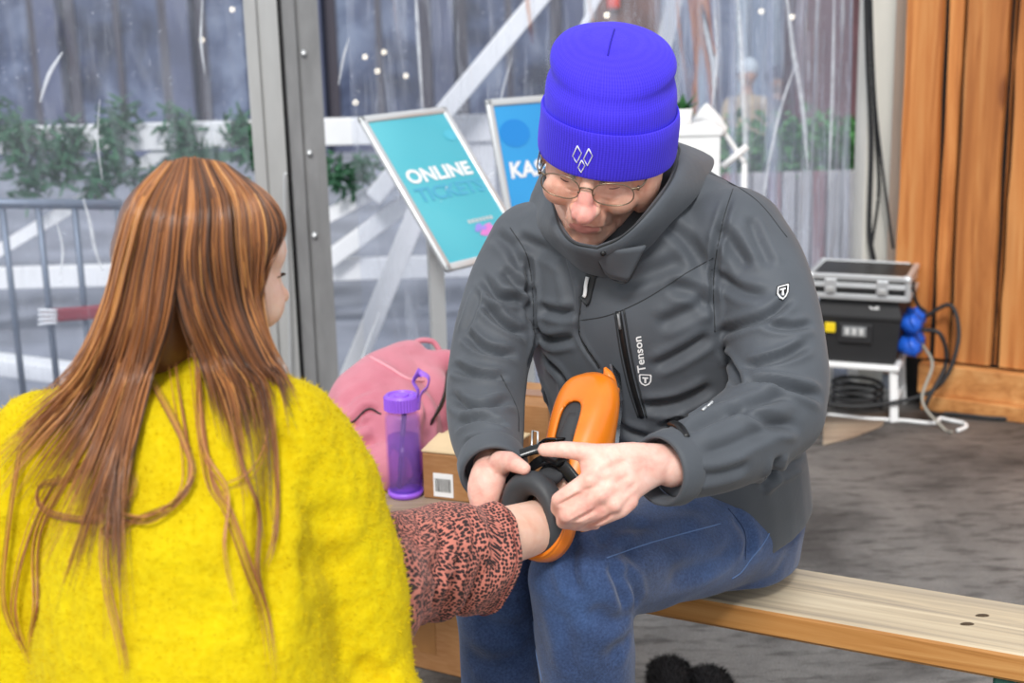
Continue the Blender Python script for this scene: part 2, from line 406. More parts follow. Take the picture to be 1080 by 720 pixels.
n=NT('white_crease'); tr=n.n('ShaderNodeBsdfTransparent'); b=n.bsdf(lin('#E9EDF4'),.3); mx=n.n('ShaderNodeMixShader'); n.l(n.math('MULTIPLY',n.noise(n.coord((1,1,1)),25,3),.8),mx.inputs[0]); n.l(tr.outputs[0],mx.inputs[1]); n.l(b.outputs[0],mx.inputs[2]); M['crease']=n.done(mx)
def on_wall(x,y,o=.0):
    r=ray(x,y); t=(WY0+o-CAM.y+(CAM.x-WX0)*WS)/(r.y-WS*r.x); return CAM+r*t
def wcrease(par,pl,r): mk('crease',tube(catmull(np.array([tuple(on_wall(x,y,.0)) for x,y in pl]),24),[(r*(.35+.65*math.sin(math.pi*k/23)),r*.4) for k in range(24)],6,up=(0,1,0)),M['crease'],par)
for pl,r in (([(438,-20),(441,40),(446,118)],.006),([(357,90),(362,62),(368,40)],.004),([(505,205),(514,190),(522,180)],.004),([(400,330),(384,372),(374,410)],.004),([(540,60),(528,110),(531,170)],.003)): wcrease(wc_,pl,r)
for pl,r in (([(66,55),(52,78),(42,108)],.006),([(214,-10),(212,40),(216,78)],.004),([(88,210),(95,235),(100,262),(108,285)],.006),([(60,235),(66,262),(64,290)],.004),([(105,105),(103,150),(108,190)],.003)): wcrease(wl_,pl,r)
for pl,r in (([(777,-20),(782,60),(786,150),(787,240)],.010),([(828,-20),(836,50),(846,110),(852,180)],.009),([(838,70),(822,120),(808,190),(803,250)],.005),([(752,-10),(756,60),(750,120)],.005),([(880,-10),(878,90),(874,200)],.006)): wcrease(wr_,pl,r)

# ---- aluminium tent pole: two profiles side by side
def profile(x0,w,dep,z1):
    g=.012; pts=[(0,0),(w*.36,0),(w*.36,g),(w*.46,g),(w*.46,0),(w,0),(w,dep),(0,dep)]
    p=prism([(a,b) for a,b in pts],z1); ang=math.atan(WS); return xf(p,(x0,WL(x0)-dep*.5-.02,0),(0,0,ang*.3))
t=thing('tent_pole',(-.6,3.97,0),'grey scratched double aluminium pole holding the clear tent wall','pole')
q0=PY(300,200,3.95); 
mk('profile',profile(-.693,.088,.09,2.6),M['alu'],t,False); mk('profile',xf(profile(-.598,.098,.10,2.6),(0,-.006,0)),M['alu_dark'],t,False)
mk('keder_rope',tube([(-.603,3.93,0),(-.603,3.93,2.6)],.006,8),M['black_rub'],t)
hz=[PY(x,y,3.885) for x,y in ((302,182),(300,200),(305,330),(306,395),(303,400),(300,385))]
mk('hook_rod',tube([np.array(q) for q in hz],.0035,8,40),M['alu_satin'],t)
for k,zz in enumerate((.95,1.22,.72)): mk('bolt',lathe([(0,0),(.008,0),(.008,.006),(0,.006)],10),M['alu_dark'],t) if False else mk('bolt',xf(lathe([(0,0),(.008,0),(.008,.006),(0,.006)],10),(-.545,3.938,zz),(R(90),0,0)),M['alu_satin'],t)
tent_post=one('tent_post',xf(box(.092,.092,2.6,.006),(1.238,PC-.085,1.3),(0,0,.2)),M['post'],'pale cream upright tent post between plastic flap and wooden wall','post')
# pale plank beside the cables
a=PY(935,200,PC-.02); one('pale_plank',xf(box(.10,.02,2.5,.003),(a.x+.01,PC+.02,1.25),(0,0,-.5)),mat('pinkish_plank','#E3C8B4',.7,0,.14,8,.3,30,stretch=(1,1,.1)),'pinkish bare plank behind the hanging black cables','plank')
# ---- cedar wall
rr=random.Random(4); pcs=[]; u=-.02; nrm=Vector((wd.y,-wd.x,0))
widths=[.125,.055,.135,.012,.095,.13,.15,.14,.12,.16,.15,.14,.13,.16,.15,.14]
for i,wv in enumerate(widths):
    lo=i%2; nz=24; thickn=.024; z0,z1=.16,2.6; off=.0 if lo else .022
    def edge(s,side,i=i): return .006*mnoise.noise(Vector((s*3.1,i*3.7+side*9,0)))+.003*mnoise.noise(Vector((s*11,i*5.1+side*3,0)))
    rings=[]
    for k in range(nz):
        z=z0+(z1-z0)*k/(nz-1); l=u+.002+edge(z,0); r=u+wv-.003+edge(z,1)
        rings.append([tuple(A+wd*l+nrm*off+Vector((0,0,z))),tuple(A+wd*r+nrm*off+Vector((0,0,z))),tuple(A+wd*(r-.004)+nrm*(off+thickn)+Vector((0,0,z))),tuple(A+wd*(l+.004)+nrm*(off+thickn)+Vector((0,0,z)))])
    pcs.append(loft(rings)); u+=wv+.004
L=u
back=cat(bar(A-nrm*.0-wd*.02+Vector((0,0,1.3)),A+wd*L+Vector((0,0,1.3)),.006,2.6))
struct('wall_right_boards',cat(*pcs),M['cedar'],'orange upright cedar boards with rough edges',smooth=False) if False else None
wr=struct('wall_cedar',cat(*pcs),M['cedar'],'wall of upright orange wooden boards at the right',smooth=False)
mk('backing',back,M['black'],wr,False)
struct('trim_1',cat(bar(A+wd*.08+nrm*.05+Vector((0,0,.10)),A+wd*L+nrm*.05+Vector((0,0,.10)),.05,.10,bev=.004),bar(A+wd*.10+nrm*.075+Vector((0,0,.025)),A+wd*L+nrm*.075+Vector((0,0,.025)),.05,.05,bev=.004)),M['cedar_beam'],'horizontal wooden foot beam of the board wall',smooth=False)
# ================================================================== benches
def plank(c00,c10,c11,c01,th,name='seat_board'):
    """slab with a rounded long edge: corners front-left, front-right, back-right, back-left"""
    fl,fr,br,bl=[Vector(q) for q in (c00,c10,c11,c01)]; rings=[]; n=40
    for k in range(n):
        t=k/(n-1); f=fl.lerp(fr,t); b=bl.lerp(br,t); w=(b-f); L=w.length; w/=L; up=Vector((0,0,1)); r=.006
        sec=[(0,-th+r),(0,-r),(r*.3,-r*.3),(r,0),(L-r,0),(L,-r),(L,-th+r),(L-r,-th),(r,-th)]
        rings.append([tuple(f+w*a+up*z) for a,z in sec])
    return loft(rings)
BZ=.45; BT=.045
fr_=G(1080,692,BZ); br_=G(1080,635,BZ); fl_=G(740,631,BZ); bl_=G(804,592,BZ)
ax=(Vector(fr_)-Vector(fl_)).normalized(); bx=(Vector(br_)-Vector(bl_)).normalized()
ax=((ax+bx)/2).normalized(); nb=Vector((-ax.y,ax.x,0))
wid=(Vector(bl_)-Vector(fl_)).dot(nb); F0=Vector(fl_)-ax*.30; F1=Vector(fr_)+ax*.75
BANG=math.atan2(ax.y,ax.x)
M['bench']=m_wood('bench_board',['#8F857B','#CDBB9E','#E6D8BC'],(.035,1,1),44,.0,.6,.3,rotz=BANG); M['bench_edge']=m_wood('bench_edge',['#8B5A22','#BE8344','#D39C5C'],(.035,1,1),44,.0,.55,.2,rotz=BANG)
t=thing('wooden_bench',(F0+ax*.9+nb*wid*.5)*1.0-Vector((0,0,BZ)),'pale worn wooden plank bench the man in the dark jacket sits on','bench')
n=NT('bench_two'); 
o=mk('seat_board',plank(F0,F1,F1+nb*wid,F0+nb*wid,BT),None,t,smooth=False,mats=[M['bench'],M['bench_edge']])
pm=[]; 
for q in o.data.polygons: pm.append(0 if q.normal.z>.6 else 1)
o.data.polygons.foreach_set('material_index',pm)
ang=math.atan2(ax.y,ax.x)
LS=(.035,(Vector(G(1068,664,BZ))-F0).dot(ax)/(F1-F0).length)
for s in LS:
    for w_ in (.15,.85):
        p0=F0.lerp(F1,s)+nb*wid*w_
        mk('leg',bar(p0+Vector((0,0,-BT)),p0+nb*(.04 if w_>.5 else -.04)+Vector((0,0,-BZ)),.03,.03,bev=.004),mat('green_steel','#2F5A50',.5,.4),t,False)
for s in LS:
    pa=F0.lerp(F1,s)+nb*wid*.12+Vector((0,0,-.16)); pb=F0.lerp(F1,s)+nb*wid*.88+Vector((0,0,-.16)); mk('cross_bar',bar(pa,pb,.02,.02),mat('green_steel','#2F5A50',.5,.4),t,False)
for x,y in ((1036,649),(1020,658)):
    k=G(x,y,BZ); mk('knot_hole',xf(lathe([(0,0),(.006,0),(.005,.0012),(0,.0012)],12),k,(0,0,0),(1.8,.8,1)),mat('knot_dark','#4A3A28',.8),t)
# bench along the tent wall carrying bag, bottle and boxes
WBZ=.45
wa=Vector(G(250,560,WBZ)); wb=Vector(G(592,556,WBZ)); wc=Vector(G(582,452,WBZ)); wdv=Vector(G(262,452,WBZ))
t=thing('wall_bench',((wa+wb+wc+wdv)/4)-Vector((0,0,WBZ)),'grey weathered wooden bench under the pink backpack and purple bottle','bench')
for k in range(3):
    a0=wa.lerp(wdv,k/3+.004); a1=wb.lerp(wc,k/3+.004); b1=wb.lerp(wc,(k+1)/3-.006); b0=wa.lerp(wdv,(k+1)/3-.006)
    mk('seat_board',plank(a0,a1,b1,b0,.035),M['grey_wood'],t,False)
for a_,b_ in ((wa,wdv),(wb,wc)):
    for s in (.10,.955):
        q=a_.lerp(b_,s); ctr=(wa+wb+wc+wdv)/4; q=q.lerp(Vector((ctr.x,q.y,q.z)),.12); mk('leg',bar(q-Vector((0,0,.035)),q-Vector((0,0,WBZ)),.05,.05,bev=.004),M['grey_wood'],t,False)
# ================================================================== outside the tent
def PZ(px,py,y): return Vector(PY(px,py,y))
# white timber fence with cross braces
FY=5.8
t=thing('white_fence',(-1.6,FY,0),'white timber fence with cross braces and pine garlands outside the clear wall','fence')
za=PZ(150,130,FY).z; zb=PZ(150,158,FY).z; zl=PZ(150,278,FY).z; zk=PZ(150,300,FY).z
def rail(x0,x1,z0,z1,y,th=.05): return xf(box(x1-x0,th,abs(z1-z0),.004),((x0+x1)/2,y,(z0+z1)/2))
mk('top_rail',rail(-4.2,.3,za,zb,FY),M['white_wood'],t,False); mk('lower_rail',rail(-4.2,.3,zl,zk,FY),M['white_wood'],t,False)
for x in (-3.6,-2.45,-1.33,-.1): mk('post',xf(box(.10,.07,zb+.06,.004),(x,FY+.03,(zb+.06)/2)),M['white_wood'],t,False)
for x0,x1 in ((-3.55,-2.5),(-2.4,-1.38),(-1.28,-.15)):
    mk('brace',bar((x0,FY+.035,zk),(x1,FY+.035,zb),.05,.085,(0,1,0)),M['white_wood'],t,False)
one('white_kerb_beam',tube([PZ(-60,372,5.0)+Vector((0,0,.0)),PZ(0,388,5.0),PZ(50,398,4.95),PZ(130,420,4.9)],.05,8,30,power=4) if False else bar(Vector(G(-150,372))+Vector((0,0,.03)),Vector(G(120,408))+Vector((0,0,.03)),.10,.07,bev=.01),M['white_wood'],'low white ground beam outside behind the grey barrier','beam')
# braces of the tent, outside the middle sheet
def timber(label,a,b,w,y,name='white_brace',group=None):
    p=bar(PZ(*a,y),PZ(*b,y+.05),.07,w,(0,1,0),.005); return one(name,p,M['white_wood'],label,'brace',group,smooth=False)
timber('broad white diagonal beam rising right above the turquoise sign, outside',(395,206),(590,-28),.26,FY-.07)
timber('white diagonal beam behind the turquoise sign descending to the pole foot',(360,420),(470,150),.16,4.75)
timber('thin white slanting strut left of the turquoise sign, seen through plastic',(345,275),(440,205),.07,FY-.06)
# garland of pine boughs: one swag per bay
rg=random.Random(11)
def boughs(pts,rad,cnt,ln=.06,w=.008):
    C=catmull(np.array(pts,float),60); V=[];F=[]
    for k in range(cnt):
        c=C[rg.randrange(60)]+np.array([rg.gauss(0,rad*.5),rg.gauss(0,rad*.4),rg.gauss(0,rad*.5)])
        d=Vector((rg.gauss(0,1),rg.gauss(0,.7),rg.gauss(-.25,.8))).normalized()*ln*rg.uniform(.6,1.3); s=d.cross(Vector((rg.gauss(0,1),rg.gauss(0,1),rg.gauss(0,1)))).normalized()*w; u=d.cross(s).normalized()*w*.5
        o=len(V); c=Vector(c); V+=[c-s,c+s,c+d*.6+s*.9,c+d,c+d*.6-s*.9,c+u]; F+=[(o,o+1,o+2,o+3,o+4),(o,o+4,o+3,o+5),(o+1,o+5,o+3,o+2)]
    return np.array([tuple(x) for x in V]),F
gy=FY-.07; gl=[([(-20,130),(15,135),(25,175),(35,205)],.075,330),([(38,135),(58,180),(72,140),(76,185)],.06,300),([(98,205),(112,170),(118,135),(135,120)],.06,280),([(118,150),(135,185),(160,190),(186,160)],.05,170),([(186,122),(196,155),(215,172),(236,162)],.055,340),([(250,125),(264,160),(284,165)],.06,220),([(345,168),(362,192),(392,172)],.05,170)]
names=['far left garland hanging lowest, by the first barrier bar','garland above the second barrier bar','garland over the white brace','garland just left of the girl\'s crown','garland above the girl\'s crown','garland touching the aluminium pole on its left','short garland right of the aluminium pole']
for (g,rad,cnt),nm in zip(gl,names):
    one('pine_garland',boughs([PZ(x,y,gy) for x,y in g],rad,cnt),M['leaf'],'green pine '+nm,'garland','pine garlands on the white fence',smooth=False)
# grey crowd barrier
BY=4.52
t=thing('crowd_barrier',(-1.75,BY,0),'grey steel barrier with upright bars outside at the far left','barrier')
b0=PZ(-160,212,BY); b1=PZ(128,216,BY)
mk('top_tube',tube([b0,b1],.017,10),M['steel_grey'],t)
lo0=Vector((b0.x,BY,.07)); lo1=Vector((b1.x,BY,.07)); mk('bottom_tube',tube([lo0,lo1],.015,10),M['steel_grey'],t)
for px in (-120,-80,-38,2,40,78,124):
    q=PZ(px,214,BY); mk('bar',tube([q,(q.x,BY,.07)],.011,8),M['steel_grey'],t)
for q in (lo0,lo1): mk('foot',cat(bar((q.x,BY-.2,.02),(q.x,BY+.2,.02),.03,.03),bar((q.x,BY,.02),(q.x,BY,.08),.03,.03)),M['steel_grey'],t,False)
rt=thing('barrier_tape',PZ(66,334,BY-.03),'faded red and white tape knotted on the grey barrier bar','tape')
q=[PZ(x,y,BY-.03) for x,y in ((45,334),(62,332),(90,330),(120,327))]
mk('red_band',tube(q,(.006,.020) and [(.004,.024)]*4,10,24,(0,0,1)),mat('faded_red','#8A2F3C',.6,0,.15,20),rt)
for k in range(4):
    a=PZ(41,327+k*5,BY-.03); b=PZ(60,328+k*4,BY-.035); mk('white_loop',tube([a,(a+b)/2+Vector((0,-.012,.004)),b],.005,8,10),M['white'],rt)
# far shop fronts
def facade(name,x0,x1,y,h,wallm,label,bays,glassm,frame,awn=None,seed=1):
    t=thing(name,((x0+x1)/2,y,-.05),label,'building'); r=random.Random(seed)
    mk('wall',xf(box(x1-x0,.4,h),((x0+x1)/2,y+.3,h/2-.05)),wallm,t,False)
    w=(x1-x0)/bays
    for i in range(bays):
        cx=x0+w*(i+.5); fr=mk('window',cat(*[xf(box(*d),(cx+o[0],y+.08,o[1])) for d,o in (((w*.78,.08,.10),(0,.25)),((w*.78,.08,.10),(0,2.5)),((.09,.08,2.3),(-w*.36,1.4)),((.09,.08,2.3),(w*.36,1.4)),((.05,.08,2.2),(0,1.4)))]),frame,t,False)
        mk('pane',xf(box(w*.72,.03,2.25),(cx,y+.085,1.4)),glassm,fr,False)
    for i in range(bays+1): mk('pillar',xf(box(w*.16,.25,h),(x0+w*i,y,h/2-.05)),wallm,t,False)
    if awn: mk('awning',bar((x0,y-.5,2.5),(x1,y-.5,2.4),.9,.1,(0,1,0)),awn,t,False)
    return t
gm=NT('shop_glass'); vv=gm.coord((1,1,1)); f1=gm.noise(vv,1.6,4,.6,.5)
M['shop_glass']=gm.done(gm.bsdf(gm.ramp(f1,[(.35,lin((38,44,66))),(.5,lin((78,88,116))),(.66,lin((128,140,164)))]),.35))
M['slate']=mat('slate_render','#5B617A',.8,0,.25,1.4); M['brick_dark']=mat('dark_brick','#5E4044',.8,0,.22,5,.2,30)
M['frame_dark']=mat('dark_frames','#4A4650',.6)
f=facade('shop_row',-9.5,.6,12.5,5,M['slate'],'long dark slate blue shop front far outside the left plastic wall',9,M['shop_glass'],M['frame_dark'],None,3)
f2=facade('corner_shop',1.0,3.35,10.2,5,mat('blue_grey','#7E8CA0',.8,0,.2,2),'pale blue grey glazed shop behind the plastic flap',3,M['shop_glass'],mat('pale_frames','#9FB0BE',.6),None,5)
one('brick_pillar',xf(box(.42,.42,4.5,.01),(PZ(868,60,9.0).x,9.0,2.2)),M['brick_dark'],'dark purplish brick pillar outside right of the seated customers','pillar',smooth=False)
one('brown_wall_pier',xf(box(.40,.3,4.5,.01),(PZ(661,20,9.2).x,9.2,2.2)),mat('brown_brick','#6B4F48',.8,0,.25,9,.3,40),'brown brick pier seen above the blue beanie','pillar',smooth=False)
one('wall_lantern',xf(box(.075,.05,.085,.015),PZ(647,2,9.026)),mat('lantern_red','#E23A1E',.5),'bright red box hanging above the left side of the beanie','box')
lp=bpy.data.materials.new('warm_lamp'); lp.use_nodes=True; e=lp.node_tree.nodes['Principled BSDF']; e.inputs['Emission Color'].default_value=(1,.85,.6,1); e.inputs['Emission Strength'].default_value=3
for i,(x,y) in enumerate(((213,42),(385,60),(398,75),(375,108),(428,80),(245,10),(405,55),(803,12),(835,18),(640,16))):
    one('wall_lamp',ball(PZ(x,y,12.2 if x<600 else 8.7),.015 if x<600 else .013,10,8),lp,'tiny warm white lamp glowing on the distant shop fronts','lamp','tiny lamps on the far shop fronts')
# pale tarpaulin edge and bare pole next to the beanie
one('flap_edge',bar(PZ(598,60,4.62),PZ(640,-20,4.62),.02,.05,(0,1,0),.004),mat('white_webbing','#F4F4F4',.6),'white webbing edge of the plastic flap left of the beanie','webbing',smooth=False)
one('bare_pole',bar(PZ(694,75,4.85),PZ(716,-20,4.85),.05,.06,(0,1,0),.004),M['post'],'leaning pale grey pole right of the beanie outside','pole',smooth=False)
# planter fence with hedge at the right
HY=6.6
hx0=PZ(745,200,HY).x; hx1=PZ(900,200,HY).x+.5; ht=PZ(800,182,HY).z
t=thing('picket_planter',((hx0+hx1)/2,HY,0),'faded red and white planked planter under the clipped hedge, seen through plastic','planter')
nb_=int((hx1-hx0)/.07)
for i in range(nb_):
    mk('plank',xf(box(.06,.03,ht,.004),(hx0+.07*(i+.5),HY,ht/2)),mat('faded_pink','#A87E80',.8,0,.15,7) if i%3==1 else mat('faded_white','#CFCBCB',.8,0,.15,7),t,False)
mk('box',xf(box(hx1-hx0,.35,ht-.03),((hx0+hx1)/2,HY+.2,ht/2)),M['frame_dark'],t,False)
hp=[(hx0+(hx1-hx0)*k/8,HY+.15,ht+.09) for k in range(9)]
one('clipped_hedge',boughs(hp,.13,2600,.05,.016),M['leaf_box'],'bright green clipped hedge on the red and white planter','hedge',smooth=False)
# small figures standing far behind the hedge
def toddler(px,py,y,coat,hair,label,skin='#C99A80'):
    h=PZ(px,py,y); x=h.x; z=h.z; t=thing('person',(x,y,-.002),label,'person'); k=z/.86
    b=fuse(cat(capsule((x,y,.36*k),(x,y,.62*k),.115,.085),capsule((x-.07,y,.66*k),(x+.07,y,.66*k),.045,.045),chain([(x-.11,y,.65*k),(x-.15,y-.03,.50*k),(x-.12,y-.09,.40*k)],[.045,.038,.03]),chain([(x+.11,y,.65*k),(x+.15,y-.03,.50*k),(x+.12,y-.09,.40*k)],[.045,.038,.03]),chain([(x-.055,y,.36*k),(x-.06,y,.19*k),(x-.06,y,.03),(x-.06,y-.05,.025)],[.06,.048,.038,.027]),chain([(x+.055,y,.36*k),(x+.06,y,.19*k),(x+.06,y,.03),(x+.06,y-.05,.025)],[.06,.048,.038,.027]),capsule((x,y,.68*k),(x,y,.78*k),.035,.035),ball((x,y-.01,z),(.068,.075,.082))),.014,3)
    o=mk('body',b,None,t,mats=[coat,mat('skin_far',skin,.6),mat('far_trousers','#3B3F52',.9)]); o.data.polygons.foreach_set('material_index',[1 if q.center.z>.72*k else (2 if q.center.z<.30*k else 0) for q in o.data.polygons])
    mk('hat',ball((x,y,z+.02),(.078,.084,.075)),hair,t)
toddler(788,76,9.2,mat('beige_coat','#B3A48E',.9,0,.12,20),mat('pale_hair','#C4D0DA',.8),'small figure in beige coat and pale cap standing behind the hedge outside')
toddler(819,84,9.5,mat('navy_coat','#39425E',.9),mat('dark_hair_far','#3A3F58',.8),'small figure in dark blue coat standing beside the brick pillar outside')
# ================================================================== the man
def v3(q): return np.array(q,float)
def PD(l): return [v3(P(*q[:3])) for q in l]
MF=Vector((-.57,-.82,0)).normalized(); ML=Vector((-MF.y,MF.x,0)); ML=Vector((.82,-.57,0)).normalized()
ground=thing('person',(P(700,560,2.2).x,P(700,560,2.2).y,0),'man in dark grey jacket, blue beanie and glasses sitting on bench fastening a skate','person')
man=ground
def m_jacket():
    n=NT('jacket_cloth'); v=n.coord(); b=n.noise(v,420,2); s=n.noise(v,26,4,.6,.6)
    c=n.ramp(n.noise(v,7,3),[(.3,lin('#484C52')),(.7,lin('#545960'))])
    return n.done(n.bsdf(c,.62,0,n.bump(b,.12,.0008,n.bump(s,.14,.006)),Specular_IOR_Level=.4,Sheen_Weight=.12))
def m_denim():
    n=NT('denim'); v=n.coord(); w=n.n('ShaderNodeTexWave'); w.bands_direction='DIAGONAL'; sset(w,'Scale',260); sset(w,'Distortion',1.0); n.l(v,w.inputs['Vector'])
    a=n.noise(v,6,4,.6,.3); c=n.ramp(a,[(.32,lin('#1A2B4C')),(.55,lin('#283F69')),(.78,lin('#3F6094'))])
    c=n.mix(.22,c,n.ramp(n.noise(v,300,2),[(.3,lin('#16223F')),(.7,lin('#5F7CB0'))]))
    return n.done(n.bsdf(c,.85,0,n.bump(w.outputs['Fac'],.2,.001,n.bump(n.noise(v,45,3),.15,.004)),Sheen_Weight=.2))
def m_skin(name,a,b,c):
    n=NT(name); v=n.coord(); f=n.noise(v,38,4,.6,.3); col=n.ramp(f,[(.3,lin(a)),(.5,lin(b)),(.72,lin(c))])
    return n.done(n.bsdf(col,.5,0,n.bump(n.noise(v,320,3),.14,.0012),Subsurface_Weight=.12,Subsurface_Radius=(.01,.004,.002),Subsurface_Scale=.6))
M['jacket']=m_jacket(); M['denim']=m_denim()
M['skin']=m_skin('skin_face','#E09C84','#EBB49C','#F2C6B2'); M['skin_red']=mat('skin_flushed','#EBA497',.5,0,.06,60,.12,300,Subsurface_Weight=.12,Subsurface_Scale=.01)
M['skin_hand']=m_skin('skin_hand','#E5A496','#F0BCAC','#F5D0C2'); M['lip']=mat('lips','#DF9084',.45,0,.08,80)
M['seam']=mat('jacket_seam','#2A2D30',.6); M['zip']=mat('zip_black','#151516',.4,.1); M['print']=mat('white_print','#EDEDED',.55)
# ---------------- jacket: torso and sleeves melted into one skin
tor=[(737,548,2.27,.185,.165),(722,490,2.23,.195,.165),(704,420,2.17,.195,.16),(686,350,2.11,.195,.15),(672,292,2.07,.19,.135),(664,250,2.05,.150,.110),(660,222,2.05,.095,.095)]
T_=tube(PD(tor),[q[3:] for q in tor],28,26,up=tuple(MF))
Ra=[(566,266,2.13),(540,300,2.11),(522,350,2.07),(513,405,2.02),(513,450,1.95),(519,490,1.87)]; Rr=[.078,.066,.060,.058,.052,.043]
La=[(770,258,1.99),(800,290,1.965),(817,350,1.93),(819,425,1.88),(768,468,1.81),(708,492,1.75)]; Lr=[.085,.070,.066,.066,.059,.045]
def limb(l,r,n=20,res=24): return cat(tube(PD(l),r,n,res),ball(P(*l[0]),r[0]*.98,20,14))
bulk=cat(T_,limb(Ra,Rr),limb(La,Lr),ball(P(818,432,1.88),.068,18,12),capsule(P(566,262,2.12),P(640,225,2.06),.066,.07),capsule(P(772,252,2.0),P(690,212,2.05),.068,.08))
jk=fuse(bulk,.0037,12)
jb=bvh(jk)
folds=[ # left sleeve (right in the picture)
 ([(753,354),(781,343),(812,332),(839,310)],.010,.010),([(762,362),(775,393),(778,407)],.009,.010),([(778,402),(809,402),(842,410),(870,421)],.011,.013),
 ([(781,388),(803,382),(831,374),(858,360)],.010,.010),([(750,285),(765,297),(785,308),(815,312)],.012,.007),([(753,232),(773,260),(790,285)],.014,.008),
 ([(790,225),(800,255),(815,285)],.013,.006),([(776,193),(760,240),(753,290),(754,350)],.008,.008),([(720,456),(753,440),(798,424),(837,415)],.012,.009),
 ([(803,504),(831,493),(864,471)],.012,.008),([(735,480),(770,470),(815,450),(850,440)],.014,.006),([(765,425),(800,440),(850,455)],.011,.007),([(800,340),(830,345),(860,342)],.009,.008),([(725,505),(760,500),(795,490)],.012,.005),
 # right sleeve (left in the picture)
 ([(505,286),(524,312),(552,318),(562,344)],.011,.013),([(520,245),(540,262),(553,290)],.013,.008),([(507,317),(530,340),(557,355)],.010,.012),([(487,348),(510,367),(548,376)],.010,.012),
 ([(474,385),(499,394),(540,398)],.010,.011),([(470,412),(495,429),(545,421)],.011,.011),([(480,449),(507,441),(540,449)],.009,.008),([(484,470),(510,462),(540,470)],.008,.006),([(508,300),(498,330),(488,352)],.012,.006),([(530,280),(545,300),(566,312)],.012,.008),
 ([(556,262),(560,300),(563,350),(556,392)],.009,.010),
 # chest and belly
 ([(565,324),(590,330),(610,328)],.011,.008),([(559,340),(577,359),(608,355)],.011,.010),([(565,394),(577,418),(580,449)],.010,.009),([(570,375),(595,400),(600,430)],.011,.008),([(617,289),(610,336),(613,359),(640,400)],.005,.006),
 ([(640,300),(680,290),(730,270)],.016,.005),([(690,230),(720,250),(745,285)],.015,.007),([(685,390),(720,372),(752,352)],.013,.008),([(672,430),(715,425),(755,405)],.013,.010),([(690,345),(725,330),(750,315)],.015,.006),([(690,455),(725,440),(760,420)],.010,.008),
 ([(590,268),(600,300),(606,330)],.014,.006),([(600,275),(570,262),(540,250)],.014,.006),([(700,300),(735,310),(755,330)],.014,.006),([(640,420),(655,450),(690,465)],.012,.008),
 ([(800,515),(815,500),(822,480)],.012,.008)]
folds=[(a,w*.60,d*1.15) for a,w,d in folds]; jk=crease(jk,jb,folds); jk=roughen(jk,.003,(11,11,8),3.1); jk=relax(jk,1,.4)
jb=bvh(jk)
jacket=mk('jacket',jk,M['jacket'],man)
# cuffs, seams, pockets
def ringtube(c,ax_,r0,r1,ln,th=.004,n=36,sq=1.0):
    """short open sleeve end: rings along axis, folded inward"""
    ax_=Vector(ax_).normalized(); x=ax_.orthogonal().normalized(); y=ax_.cross(x); a=np.linspace(0,2*np.pi,n,endpoint=False)
    out=[]
    for t,r in ((0,r0),(.25,r0+.002),(.8,r1+.002),(1.0,r1),(1.0,r1-th),(.6,r1-th*1.6),(.2,r0-th*2)):
        out.append([tuple(Vector(c)+ax_*ln*t+x*r*math.cos(k)+y*r*math.sin(k)*sq) for k in a])
    return loft(out,False)
rc=Vector(P(519,486,1.88)); rax=Vector(P(522,512,1.82))-rc
mk('cuff',ringtube(rc,rax,.045,.043,.038),M['jacket'],jacket); 
lc=Vector(P(714,491,1.757)); lax=Vector(P(690,497,1.73))-lc
mk('cuff',ringtube(lc,lax,.0465,.044,.034),M['jacket'],jacket)
def seam(pl,r=.0008,m='seam',name='seam',n=30): return mk(name,surf_line(jb,pl,r,n),M[m],jacket)
seam([(776,190),(762,235),(753,290),(754,350)]); seam([(538,240),(556,270),(562,310),(563,350)]); seam([(611,338),(643,332),(681,315),(722,289),(752,272)])
seam([(630,292),(617,300),(611,338),(614,360),(632,388)],.0015); seam([(735,178),(765,190),(800,213),(830,250)]); seam([(528,395),(545,430),(547,455)],.0008)
s_,n_=on_surf(jb,[(652,328),(660,375),(668,410),(677,440)],40)
mk('pocket_zip',tube(s_+n_*.0005,[(.0042,.0016)]*len(s_),8,up=tuple(n_[20])),M['zip'],jacket)
mk('pocket_edge',cat(surf_line(jb,[(658,326),(666,375),(674,410),(682,440)],.0016,30),surf_line(jb,[(648,330),(655,375),(663,410),(673,440)],.0012,30)),M['seam'],jacket)
zs,zn=on_surf(jb,[(653,330),(655,346)],4); mk('zip_pull',tube(zs+zn*.004,[(.0035,.002)]*4,8),M['alu_dark'],jacket)
zs,zn=on_surf(jb,[(622,292),(619,304),(617,313)],8); mk('zip_pull',tube(zs+zn*.006,[(.0028,.0018)]*8,10,up=tuple(zn[0])),M['print'],jacket)
zs,zn=on_surf(jb,[(626,282),(618,313),(615,318)],12); mk('zip_garage',tube(zs+zn*.001,[(.0085,.0022)]*len(zs),8,up=tuple(zn[4])),M['seam'],jacket)
mk('hem_zip',surf_line(jb,[(741,433),(752,424)],.002,10,.001),M['alu_satin'],jacket)
